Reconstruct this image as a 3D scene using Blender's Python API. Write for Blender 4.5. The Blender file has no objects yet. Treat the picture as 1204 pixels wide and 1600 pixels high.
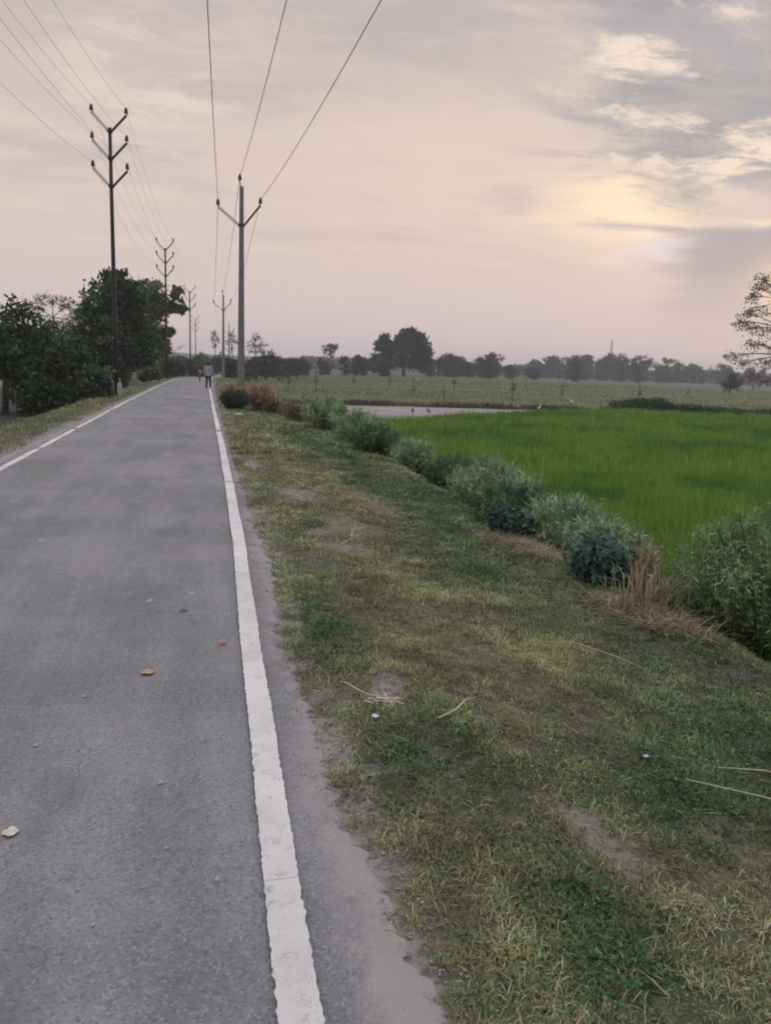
import bpy, math, random
import numpy as np
from mathutils import Vector, Matrix

# ---------------------------------------------------------------- camera, world, sun, exposure
sc = bpy.context.scene
COL = sc.collection
H = 1.7                                              # eye height of somebody riding along the road
cam_d = bpy.data.cameras.new("camera")
cam = bpy.data.objects.new("camera", cam_d)
COL.objects.link(cam)
cam_d.sensor_fit = 'VERTICAL'
cam_d.sensor_height = 36.0
cam_d.lens = 27.0
cam_d.clip_start = 0.05
cam_d.clip_end = 6000
cam_d.dof.use_dof = True
cam_d.dof.focus_distance = 4.2
cam_d.dof.aperture_fstop = 4.5
ROT = ((0.9745588, 0.00445791, -0.22408765),
       (-0.22093262, 0.18743382, -0.95710884),
       (0.0377349, 0.98226712, 0.18365017))
M4 = Matrix(ROT).to_4x4()
M4.translation = (0, 0, H)
cam.matrix_world = M4
sc.camera = cam
sc.view_settings.view_transform = 'Standard'
sc.view_settings.look = 'None'
sc.view_settings.exposure = 0.10
sc.view_settings.gamma = 1.0
sc.cycles.use_denoising = True
sc.cycles.max_bounces = 5
sc.cycles.diffuse_bounces = 3
sc.cycles.glossy_bounces = 2
sc.cycles.transmission_bounces = 3
sc.cycles.transparent_max_bounces = 4
sc.cycles.volume_bounces = 0
sc.cycles.filter_width = 1.9

SUN_AZ, SUN_EL = math.radians(38.8), math.radians(6.4)


class N:
    """a socket of a node tree with arithmetic"""
    def __init__(s, t, sock): s.t, s.s = t, sock
    def _m(s, op, *a):
        n = s.t.nodes.new('ShaderNodeMath'); n.operation = op
        for i, v in enumerate((s,) + a):
            if isinstance(v, N): s.t.links.new(v.s, n.inputs[i])
            else: n.inputs[i].default_value = v
        return N(s.t, n.outputs[0])
    def __add__(s, o): return s._m('ADD', o)
    def __sub__(s, o): return s._m('SUBTRACT', o)
    def __mul__(s, o): return s._m('MULTIPLY', o)
    def __truediv__(s, o): return s._m('DIVIDE', o)
    def clamp(s):
        n = s._m('ADD', 0.0); n.s.node.use_clamp = True; return n


def mapr(x, a, b, c=0.0, d=1.0, smooth=True):
    n = x.t.nodes.new('ShaderNodeMapRange')
    n.interpolation_type = 'SMOOTHSTEP' if smooth else 'LINEAR'
    x.t.links.new(x.s, n.inputs[0])
    for i, v in enumerate((a, b, c, d)): n.inputs[i + 1].default_value = v
    return N(x.t, n.outputs[0])


def vec(t, x, y, z):
    n = t.nodes.new('ShaderNodeCombineXYZ')
    for i, v in enumerate((x, y, z)):
        if isinstance(v, N): t.links.new(v.s, n.inputs[i])
        else: n.inputs[i].default_value = v
    return N(t, n.outputs[0])


def noise(t, v, scale, detail=4.0, rough=0.5, dist=0.0):
    n = t.nodes.new('ShaderNodeTexNoise')
    n.inputs['Scale'].default_value = scale
    n.inputs['Detail'].default_value = detail
    n.inputs['Roughness'].default_value = rough
    n.inputs['Distortion'].default_value = dist
    if v is not None: t.links.new(v.s, n.inputs['Vector'])
    return N(t, n.outputs['Fac'])


def mix(t, f, a, b, mode='MIX'):
    n = t.nodes.new('ShaderNodeMix'); n.data_type = 'RGBA'; n.blend_type = mode
    for i, v in ((0, f), (6, a), (7, b)):
        if isinstance(v, N): t.links.new(v.s, n.inputs[i])
        elif i == 0: n.inputs[0].default_value = v
        else: n.inputs[i].default_value = (v[0], v[1], v[2], 1)
    return N(t, n.outputs[2])


def build_world():
    w = bpy.data.worlds.new("World"); sc.world = w; w.use_nodes = True
    t = w.node_tree; t.nodes.clear()
    out = t.nodes.new('ShaderNodeOutputWorld')
    tc = t.nodes.new('ShaderNodeTexCoord')
    sp = t.nodes.new('ShaderNodeSeparateXYZ'); t.links.new(tc.outputs['Generated'], sp.inputs[0])
    dx, dy, dz = (N(t, sp.outputs[i]) for i in range(3))
    sky = t.nodes.new('ShaderNodeTexSky'); sky.sky_type = 'NISHITA'; sky.sun_disc = False
    sky.sun_elevation = SUN_EL; sky.sun_rotation = SUN_AZ; sky.dust_density = 3.0
    # cloud layer: the view direction cut with a flat layer high above, so that clouds crowd together at the horizon
    zz = dz._m('MAXIMUM', 0.0) + 0.09
    px, py = dx / zz, dy / zz
    P = vec(t, px, py, 0.0)
    n_big = noise(t, vec(t, px * 0.45, py * 0.8, 3.1), 1.0, 3.0, 0.5, 0.3)
    n_mid = noise(t, vec(t, px * 1.1 + 7.0, py * 2.2, 0.0), 1.0, 6.0, 0.62, 0.5)
    n_fin = noise(t, vec(t, px * 2.0, py * 4.5 + 5.0, 2.0), 1.3, 8.0, 0.66, 0.7)
    deg = 57.29578
    wob = (noise(t, P, 1.6, 5.0, 0.6) - 0.5)
    wob2 = (noise(t, vec(t, px + 31.0, py, 5.0), 2.1, 5.0, 0.6) - 0.5)
    az = dx._m('ARCTAN2', dy) * deg
    el = dz._m('ARCSINE') * deg
    azw, elw = az + wob * 9.0, el + wob2 * 5.0

    def gauss(a, e, sa, se, A=azw, E=elw):
        u = (A - a) / sa; v = (E - e) / se
        return ((u * u + v * v) * -1.0)._m('EXPONENT')
    # body of the overcast
    low, mid_, high = (0.70, 0.565, 0.58), (0.69, 0.565, 0.52), (0.57, 0.49, 0.47)
    n_soft = noise(t, vec(t, px * 0.9 + 13.0, py * 1.9, 1.0), 1.0, 6.0, 0.58, 0.7)
    n_lump = noise(t, vec(t, px * 1.5 + 2.0, py * 2.8 + 9.0, 4.0), 1.5, 8.0, 0.62, 0.5)
    n_tear = noise(t, vec(t, px * 1.45 + 3.4, py * 2.0 + 2.0, 6.0), 2.4, 10.0, 0.66, 0.25)
    c = mix(t, mapr(el, 1.0, 9.0), low, mid_)
    c = mix(t, mapr(el + wob2 * 6.0, 13.0, 21.0), c, high)
    c = mix(t, gauss(18, 13.5, 12, 6) * 0.75, c, (0.79, 0.64, 0.535))
    c = mix(t, gauss(-11, 9, 9, 5) * 0.35, c, (0.70, 0.59, 0.545))
    up = mapr(el, 5.0, 13.0)
    # grey-mauve undersides and paler gaps over the whole sheet
    c = mix(t, mapr(n_soft, 0.50, 0.66) * up * 0.50, c, (0.475, 0.42, 0.43))
    c = mix(t, mapr(n_lump, 0.50, 0.70) * up * 0.50, c, (0.765, 0.64, 0.56))
    c = mix(t, mapr(n_lump, 0.44, 0.30) * up * 0.22, c, (0.48, 0.425, 0.44))
    c = mix(t, mapr(n_mid, 0.50, 0.66) * mapr(el, 2.5, 7.0) * mapr(el, 14.0, 9.0) * 0.38, c, (0.78, 0.65, 0.57))
    c = mix(t, mapr(n_tear, 0.47, 0.62) * gauss(-3.8, 17.0, 5.0, 4.5) * 1.0, c, (0.78, 0.66, 0.585))
    # warm light round the hidden sun
    c = mix(t, gauss(29.2, 11.3, 5.2, 2.9) * 1.0, c, (1.03, 0.81, 0.575))
    c = mix(t, gauss(24.5, 10.4, 3.6, 0.9) * 0.5, c, (0.97, 0.77, 0.56))
    # torn darker cloud, upper right, with pale gaps
    reg = mapr(gauss(38.0, 18.5, 13.0, 8.5) + (n_soft - 0.5) * 1.5 + (n_tear - 0.5) * 0.5, 0.34, 0.62)
    shade = mix(t, mapr(n_lump, 0.34, 0.62), (0.365, 0.348, 0.365), (0.475, 0.435, 0.44))
    torn = mix(t, mapr(n_tear, 0.515, 0.665), shade, (0.83, 0.69, 0.585))
    c = mix(t, reg * 0.92, c, torn)
    rays = mapr(n_tear, 0.46, 0.60) * (gauss(31.0, 20.3, 4.5, 1.5) + gauss(35.2, 14.2, 3.6, 1.2) + gauss(32.0, 16.2, 3.6, 0.6)).clamp()
    c = mix(t, (rays * 1.0).clamp(), c, (0.92, 0.76, 0.625))
    # the low bank that covers the sun, with a lit upper rim
    edge = el + wob * 1.6
    bank = mapr(edge, 10.2, 9.5) * mapr(edge, 1.0, 8.6) * mapr(az + wob * 6.0, 29.5, 34.5)
    c = mix(t, bank * 0.95, c, (0.425, 0.37, 0.40))
    rim = mapr(edge, 9.8, 10.1) * mapr(edge, 10.6, 10.2) * mapr(az, 30.5, 33.0) * mapr(n_fin, 0.42, 0.55)
    c = mix(t, rim * 0.8, c, (0.88, 0.72, 0.55))
    c = mix(t, gauss(31.0, 9.0, 2.3, 1.1) * 0.75, c, (0.80, 0.70, 0.77))
    c = mix(t, gauss(39.8, 6.0, 2.1, 1.7, az, el) * 0.9, c, (1.1, 0.84, 0.56))  # sun behind the thin cloud
    # overcast is brightest overhead
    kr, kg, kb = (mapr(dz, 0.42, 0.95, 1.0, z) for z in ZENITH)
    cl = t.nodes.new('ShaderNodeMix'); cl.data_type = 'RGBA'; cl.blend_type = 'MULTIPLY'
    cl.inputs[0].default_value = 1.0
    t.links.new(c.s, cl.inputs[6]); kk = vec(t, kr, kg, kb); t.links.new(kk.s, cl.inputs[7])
    b1 = t.nodes.new('ShaderNodeBackground'); t.links.new(sky.outputs[0], b1.inputs[0]); b1.inputs[1].default_value = 0.05
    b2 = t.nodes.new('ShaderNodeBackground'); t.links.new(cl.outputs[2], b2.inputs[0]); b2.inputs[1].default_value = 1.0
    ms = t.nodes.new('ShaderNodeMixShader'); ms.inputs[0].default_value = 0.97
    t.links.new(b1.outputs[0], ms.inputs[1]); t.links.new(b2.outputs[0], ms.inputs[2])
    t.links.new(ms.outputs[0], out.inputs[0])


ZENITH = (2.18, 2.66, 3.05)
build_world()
sun_d = bpy.data.lights.new("sun", 'SUN'); sun_d.energy = 0.5; sun_d.angle = math.radians(15)
sun_d.color = (1.0, 0.86, 0.70)
sun = bpy.data.objects.new("sun", sun_d); COL.objects.link(sun)
sd = Vector((math.sin(SUN_AZ) * math.cos(SUN_EL), math.cos(SUN_AZ) * math.cos(SUN_EL), math.sin(SUN_EL)))
sun.rotation_euler = sd.to_track_quat('Z', 'Y').to_euler()

rng = np.random.default_rng(7)
random.seed(7)


# ---------------------------------------------------------------- object helpers
def tag(o, label=None, cat=None, group=None, kind=None):
    if label: o['label'] = label
    if cat: o['category'] = cat
    if group: o['group'] = group
    if kind: o['kind'] = kind
    return o


def thing(name, label, cat, loc=(0, 0, 0), rz=0.0, group=None):
    o = bpy.data.objects.new(name, None); COL.objects.link(o)
    o.location = loc; o.rotation_euler = (0, 0, rz); o.empty_display_size = 0.3
    return tag(o, label, cat, group)


def copy_thing(root, loc, rz=0.0, scale=1.0, label=None, group=None):
    r = root.copy(); COL.objects.link(r)
    r.location = loc; r.rotation_euler = (0, 0, rz)
    r.scale = (scale, scale, scale) if not isinstance(scale, tuple) else scale
    if label: r['label'] = label
    if group: r['group'] = group
    for ch in list(root.children):
        c = ch.copy(); COL.objects.link(c); c.parent = r
        for g in list(ch.children):
            d = g.copy(); COL.objects.link(d); d.parent = c
    return r


def link_mesh(name, me, m, parent=None, smooth=False):
    if m is not None: me.materials.append(m)
    if smooth: me.polygons.foreach_set('use_smooth', np.ones(len(me.polygons), bool))
    o = bpy.data.objects.new(name, me); COL.objects.link(o)
    if parent is not None: o.parent = parent
    return o


def np_mesh(name, V, quads=None, tris=None, tint=None):
    me = bpy.data.meshes.new(name)
    V = np.asarray(V, np.float32).reshape(-1, 3)
    q = np.zeros((0, 4), np.int32) if quads is None else np.asarray(quads, np.int32).reshape(-1, 4)
    tr = np.zeros((0, 3), np.int32) if tris is None else np.asarray(tris, np.int32).reshape(-1, 3)
    me.vertices.add(len(V)); me.vertices.foreach_set('co', V.ravel())
    idx = np.concatenate([q.ravel(), tr.ravel()])
    me.loops.add(len(idx)); me.loops.foreach_set('vertex_index', idx)
    st = np.concatenate([np.arange(len(q)) * 4, len(q) * 4 + np.arange(len(tr)) * 3]).astype(np.int32)
    me.polygons.add(len(st)); me.polygons.foreach_set('loop_start', st)
    if tint is not None:
        a = me.color_attributes.new('tint', 'FLOAT_COLOR', 'POINT')
        c = np.ones((len(V), 4), np.float32); c[:, :3] = tint
        a.data.foreach_set('color', c.ravel())
    me.update(calc_edges=True); me.validate()
    return me


class MB:
    """collects simple solids into one mesh"""
    def __init__(s): s.v, s.f, s.n = [], [], 0
    def add(s, V, F):
        s.v += [tuple(p) for p in V]; s.f += [tuple(i + s.n for i in f) for f in F]; s.n += len(V)
    def tube(s, pts, rad, k=8, cap=True, squash=1.0):
        pts = [Vector(p) for p in pts]
        rad = list(rad) if hasattr(rad, '__len__') else [rad] * len(pts)
        V, F = [], []; prev = None
        for i, p in enumerate(pts):
            d = (pts[min(i + 1, len(pts) - 1)] - pts[max(i - 1, 0)]).normalized()
            if prev is None:
                a = d.orthogonal().normalized() if abs(d.z) < .95 else Vector((1, 0, 0))
            else: a = prev
            a = (a - d * a.dot(d)).normalized(); prev = a
            b = d.cross(a)
            for j in range(k):
                t = 2 * math.pi * j / k
                V.append(p + (a * math.cos(t) + b * math.sin(t) * squash) * rad[i])
        for i in range(len(pts) - 1):
            for j in range(k):
                F.append((i * k + j, i * k + (j + 1) % k, (i + 1) * k + (j + 1) % k, (i + 1) * k + j))
        if cap:
            F.append(tuple(range(k))[::-1]); F.append(tuple((len(pts) - 1) * k + j for j in range(k)))
        s.add(V, F)
    def box(s, c, size, rot=None):
        c = Vector(c); R_ = rot or Matrix.Identity(3)
        V = [c + R_ @ Vector((sx * size[0] / 2, sy * size[1] / 2, sz * size[2] / 2)) for sz in (-1, 1) for sy in (-1, 1) for sx in (-1, 1)]
        s.add(V, [(0, 2, 3, 1), (4, 5, 7, 6), (0, 1, 5, 4), (2, 6, 7, 3), (0, 4, 6, 2), (1, 3, 7, 5)])
    def lathe(s, prof, o=(0, 0, 0), k=12, axis='z'):
        V, F = [], []
        for r, z in prof:
            for j in range(k):
                t = 2 * math.pi * j / k
                p = (r * math.cos(t), r * math.sin(t), z)
                if axis == 'y': p = (p[0], p[2], p[1])
                if axis == 'x': p = (p[2], p[0], p[1])
                V.append((p[0] + o[0], p[1] + o[1], p[2] + o[2]))
        for i in range(len(prof) - 1):
            for j in range(k): F.append((i * k + j, i * k + (j + 1) % k, (i + 1) * k + (j + 1) % k, (i + 1) * k + j))
        F.append(tuple(range(k))[::-1]); F.append(tuple((len(prof) - 1) * k + j for j in range(k)))
        s.add(V, F)
    def ell(s, c, r, k=12, rings=8, rot=None):
        prof = [(math.sin(math.pi * i / rings), -math.cos(math.pi * i / rings)) for i in range(rings + 1)]
        prof[0] = (0.02, -1); prof[-1] = (0.02, 1)
        V, F = [], []; R_ = rot or Matrix.Identity(3)
        for q, z in prof:
            for j in range(k):
                t = 2 * math.pi * j / k
                V.append(Vector(c) + R_ @ Vector((q * math.cos(t) * r[0], q * math.sin(t) * r[1], z * r[2])))
        for i in range(rings):
            for j in range(k): F.append((i * k + j, i * k + (j + 1) % k, (i + 1) * k + (j + 1) % k, (i + 1) * k + j))
        s.add(V, F)
    def build(s, name, m, parent=None, smooth=True):
        me = bpy.data.meshes.new(name); me.from_pydata([tuple(v) for v in s.v], [], s.f); me.update()
        o = link_mesh(name, me, m, parent, smooth)
        return o


# ---------------------------------------------------------------- materials
def new_mat(name):
    m = bpy.data.materials.new(name); m.use_nodes = True
    t = m.node_tree; b = t.nodes['Principled BSDF']; return m, t, b


def obj_coord(t):
    n = t.nodes.new('ShaderNodeTexCoord'); return N(t, n.outputs['Object'])


def simple_mat(name, col, rough=0.7, var=0.25, scale=8.0, metal=0.0, spec=0.3, bump=0.0):
    m, t, b = new_mat(name); v = obj_coord(t)
    n1 = noise(t, v, scale, 5.0, 0.6)
    c = mix(t, mapr(n1, 0.3, 0.7), [x * (1 - var) for x in col], [min(1, x * (1 + var)) for x in col])
    t.links.new(c.s, b.inputs['Base Color'])
    b.inputs['Roughness'].default_value = rough; b.inputs['Metallic'].default_value = metal
    b.inputs['Specular IOR Level'].default_value = spec
    if bump:
        bp = t.nodes.new('ShaderNodeBump'); bp.inputs['Strength'].default_value = bump; bp.inputs['Distance'].default_value = 0.02
        t.links.new(noise(t, v, scale * 5, 4.0, 0.6).s, bp.inputs['Height']); t.links.new(bp.outputs[0], b.inputs['Normal'])
    return m


def leaf_mat(name, transl=0.25, rough=0.65):
    m, t, b = new_mat(name)
    a = t.nodes.new('ShaderNodeAttribute'); a.attribute_name = 'tint'
    t.links.new(a.outputs['Color'], b.inputs['Base Color'])
    b.inputs['Roughness'].default_value = rough; b.inputs['Specular IOR Level'].default_value = 0.25
    tr = t.nodes.new('ShaderNodeBsdfTranslucent'); t.links.new(a.outputs['Color'], tr.inputs['Color'])
    ms = t.nodes.new('ShaderNodeMixShader'); ms.inputs[0].default_value = transl
    t.links.new(b.outputs[0], ms.inputs[1]); t.links.new(tr.outputs[0], ms.inputs[2])
    t.links.new(ms.outputs[0], t.nodes['Material Output'].inputs['Surface'])
    return m


MAT = {}
MAT['leaf'] = leaf_mat('leaves')
MAT['blade'] = leaf_mat('grass_blades', 0.3, 0.6)
MAT['bark'] = simple_mat('bark', (0.055, 0.045, 0.038), 0.9, 0.4, 6.0, bump=0.6)
MAT['pale_bark'] = simple_mat('pale_bark', (0.19, 0.165, 0.15), 0.9, 0.35, 5.0, bump=0.5)
MAT['dark_steel'] = simple_mat('dark_painted_steel', (0.022, 0.019, 0.024), 0.6, 0.3, 5.0)
MAT['galv'] = simple_mat('galvanised_steel', (0.62, 0.60, 0.60), 0.7, 0.10, 9.0)
MAT['concrete'] = simple_mat('weathered_concrete', (0.17, 0.165, 0.18), 0.9, 0.18, 2.5, bump=0.3)
MAT['insulator'] = simple_mat('brown_glazed_porcelain', (0.035, 0.022, 0.02), 0.35, 0.2, 6.0, spec=0.5)
MAT['wire'] = simple_mat('dull_aluminium_wire', (0.05, 0.048, 0.055), 0.6, 0.15, 3.0)


# ---------------------------------------------------------------- terrain
def smooth(a, b, x):
    t = np.clip((np.asarray(x, float) - a) / (b - a), 0, 1); return t * t * (3 - 2 * t)


def vnoise(x, y, seed=0):
    x = np.asarray(x, float); y = np.asarray(y, float)
    xi, yi = np.floor(x), np.floor(y); fx, fy = x - xi, y - yi
    fx = fx * fx * (3 - 2 * fx); fy = fy * fy * (3 - 2 * fy)
    def h(i, j):
        s = np.sin(i * 127.1 + j * 311.7 + seed * 74.7) * 43758.5453; return s - np.floor(s)
    return (h(xi, yi) * (1 - fx) + h(xi + 1, yi) * fx) * (1 - fy) + (h(xi, yi + 1) * (1 - fx) + h(xi + 1, yi + 1) * fx) * fy


def fbm(x, y, seed=0, oct=4):
    s, a, tot = 0, 1.0, 0
    for k in range(oct):
        s = s + a * vnoise(np.asarray(x) * 2 ** k, np.asarray(y) * 2 ** k, seed + k); tot += a; a *= 0.55
    return s / tot


def road_right_edge(y):
    base = np.interp(y, [-10, 1.0, 1.66, 2.37, 2.6, 2.76, 3.37, 4.6, 5.2, 6.1, 7.0, 8.9, 12, 18.6, 30, 60], [.62, .62, .63, .60, .52, .50, .52, .46, .47, .54, .53, .50, .47, .40, .36, .36])
    return base + 0.05 * (fbm(y * 3.1, y * 0 + 8, 61) - 0.5) * 2 + 0.03 * (fbm(y * 11, y * 0 + 3, 62, 3) - .5) * 2 + 0.030 * (fbm(y * 38, y * 0 + 6, 66, 3) - .5) * 2


def road_z(y): return -0.00011 * np.clip(np.asarray(y, float) - 45, 0, 125) ** 2
def bend(y):
    y = np.asarray(y, float); return np.where(y < 60, 0, np.where(y < 220, 0.00025 * (y - 60) ** 2, 6.4 + 0.08 * (y - 220)))
FZ = -0.55


def terrain(x, y):
    x = np.asarray(x, float); y = np.asarray(y, float)
    xr = x - bend(y); z0 = road_z(y)
    dip = z0 * np.exp(-(xr / 22.0) ** 2)
    bump = (fbm(x * 1.7, y * 1.7, 3) - 0.5)
    fine = (fbm(x * 6, y * 6, 9, 3) - 0.5)
    edge = road_right_edge(y) + 0.0
    near = np.exp(-np.abs(y) / 40)
    off_r = smooth(edge, edge + 0.5, xr)
    verge_r = z0 - 0.035 - 0.10 * smooth(0.6, 3.2, xr) + off_r * (bump * 0.14 + fine * 0.05 * near + 0.03)
    s2 = smooth(3.3, 4.6, xr)
    right = verge_r * (1 - s2) + (FZ + dip + bump * 0.08) * s2
    a = -3.42 - xr
    verge_l = z0 - 0.035 - 0.10 * smooth(0.1, 1.2, a) + smooth(0.0, 0.5, a) * (bump * 0.12 + 0.02)
    s3 = smooth(1.3, 3.4, a)
    left = verge_l * (1 - s3) + (-0.95 + dip + bump * 0.10) * s3
    road = z0 - 0.035
    return np.where(xr > 0.4, right, np.where(a > 0, left, road))


def gz(x, y): return float(terrain(x, y))


def span(parts):
    out = []
    for a, b, s in parts: out += list(np.arange(a, b, s))
    return np.array(out + [parts[-1][1]])


GX = span([(-1500, -300, 120), (-300, -60, 15), (-60, -12, 2), (-12, -3, 0.2), (-3, 0.3, 0.55), (0.3, 5.0, 0.07), (5, 12, 0.5), (12, 60, 2), (60, 400, 12), (400, 1500, 110)])
GY = span([(-60, -6, 6), (-6, 1, 0.5), (1, 10, 0.09), (10, 30, 0.3), (30, 60, 0.8), (60, 200, 4), (200, 600, 25), (600, 1600, 120)])


def field_right_of_paddy(x):                          # far edge of the paddy, metres along the road
    return np.interp(x, [3, 6.3, 10.8, 18.5, 25.5, 33, 60], [25.5, 28.2, 33.4, 40.2, 43.2, 39.6, 33])


def gauss2(x, y, cx, cy, sx, sy): return np.exp(-((x - cx) / sx) ** 2 - ((y - cy) / sy) ** 2)


BARE = [(1.26, 7.15, .34, .36), (1.15, 7.9, .2, .15), (1.18, 10.3, .28, .7), (1.45, 2.35, .12, .2), (2.1, 9.2, .25, .5), (0.9, 3.75, .12, .15), (1.5, 8.3, .3, .4), (0.8, 13.5, .15, .8)]
DRY = [(1.84, 9.57, .45, 2.0), (1.55, 8.3, .3, .8), (1.15, 19.3, .5, 5.0), (2.26, 3.87, .5, .5), (1.5, 6.0, .6, 1.2), (1.9, 13.0, .3, 2.0), (1.5, 4.3, .5, .6), (1.05, 2.1, .35, .5), (1.9, 2.2, .3, .5)]
LUSH = [(3.1, 4.3, .55, .7), (2.6, 3.2, .35, .5), (1.0, 3.15, .22, .3), (2.6, 8.2, .5, 1.2), (2.9, 10.5, .4, 1.5), (2.0, 2.6, .3, .35), (0.75, 5.0, .16, .6), (1.2, 1.9, .2, .3), (2.4, 6.3, .35, .6), (2.6, 15.0, .5, 3.0), (2.1, 19., .4, 3)]


def patch(x, y, L):
    x = np.asarray(x) + (fbm(np.asarray(x) * 2.3, np.asarray(y) * 2.3, 301) - .5) * .22; y = np.asarray(y) + (fbm(x * 2.3, np.asarray(y) * 2.3, 302) - .5) * .4
    s = 0
    for p in L: s = s + gauss2(x, y, *p)
    return np.clip(s, 0, 1)


def build_ground():
    X, Y = np.meshgrid(GX, GY)
    Z = terrain(X, Y)
    nx, ny = len(GX), len(GY)
    i = (np.arange(ny - 1)[:, None] * nx + np.arange(nx - 1)[None, :]).ravel()
    quads = np.stack([i, i + 1, i + nx + 1, i + nx], 1)
    xr = X - bend(Y)
    n = fbm(X * 0.6, Y * 0.6, 21); n2 = fbm(X * 2.5, Y * 2.5, 31)
    soil = np.array([0.125, 0.112, 0.095]); dust = np.array([0.30, 0.275, 0.265]); turf = np.array([0.090, 0.105, 0.058])
    def L(a, b, f): return a * (1 - f[..., None]) + b * f[..., None]
    sh = np.ones(X.shape)
    c = L(soil * sh[..., None], turf, smooth(0.35, 0.65, n * 0.6 + n2 * 0.4))
    d_edge = np.where(xr > -1.5, xr - 0.4, -3.4 - xr)
    c = L(c, dust, np.clip(1 - smooth(0.16, 0.40, d_edge + (n2 - .5) * 0.35), 0, 1))
    c = L(c, np.array([0.34, 0.295, 0.275]), patch(X, Y, BARE) * 0.95)
    c = L(c, np.array([0.20, 0.17, 0.11]), patch(X, Y, DRY) * 0.6)
    # paddy ground
    pad = smooth(3.9, 4.4, xr) * (Y < field_right_of_paddy(X))
    c = L(c, np.array([0.03, 0.05, 0.018]), pad * 1.0)
    # fallow fields to the right beyond the bund, in strips
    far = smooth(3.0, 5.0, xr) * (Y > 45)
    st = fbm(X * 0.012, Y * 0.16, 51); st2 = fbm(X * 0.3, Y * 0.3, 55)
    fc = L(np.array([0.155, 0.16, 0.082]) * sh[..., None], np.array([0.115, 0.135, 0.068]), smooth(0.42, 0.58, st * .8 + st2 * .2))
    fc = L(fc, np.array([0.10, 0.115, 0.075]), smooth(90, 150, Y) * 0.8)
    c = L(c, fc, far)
    # dark worked land to the left
    lf = smooth(2.2, 3.4, -3.42 - xr)
    lc = L(np.array([0.075, 0.068, 0.07]) * sh[..., None], np.array([0.06, 0.055, 0.055]), n)
    lc = L(lc, np.array([0.22, 0.20, 0.18]), smooth(64, 80, Y) * (X < -15))
    c = L(c, lc, lf)
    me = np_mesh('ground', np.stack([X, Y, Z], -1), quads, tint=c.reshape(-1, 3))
    m, t, b = new_mat('ground_soil')
    a = t.nodes.new('ShaderNodeAttribute'); a.attribute_name = 'tint'
    v = obj_coord(t)
    n1 = noise(t, v, 9.0, 6.0, 0.65); n3 = noise(t, v, 45.0, 4.0, 0.6)
    c1 = mix(t, mapr(n1, 0.32, 0.68), N(t, a.outputs['Color']), (0.5, 0.48, 0.45), 'MULTIPLY')
    c2 = mix(t, 0.65, N(t, a.outputs['Color']), c1)
    n5 = noise(t, v, 22.0, 5.0, 0.7)
    c2 = mix(t, mapr(n5, 0.50, 0.38) * 0.55, c2, (0.045, 0.042, 0.034))
    c2 = mix(t, mapr(n5, 0.56, 0.70) * 0.5, c2, (0.27, 0.24, 0.215))
    c3 = mix(t, mapr(n3, 0.60, 0.72) * 0.35, c2, (0.30, 0.27, 0.24))
    t.links.new(c3.s, b.inputs['Base Color']); b.inputs['Roughness'].default_value = 0.95
    b.inputs['Specular IOR Level'].default_value = 0.1
    bp = t.nodes.new('ShaderNodeBump'); bp.inputs['Strength'].default_value = 0.7; bp.inputs['Distance'].default_value = 0.03
    t.links.new((n1 + n3 * 0.5).s, bp.inputs['Height']); t.links.new(bp.outputs[0], b.inputs['Normal'])
    tag(link_mesh('ground', me, m, smooth=True), kind='structure')


build_ground()


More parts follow.
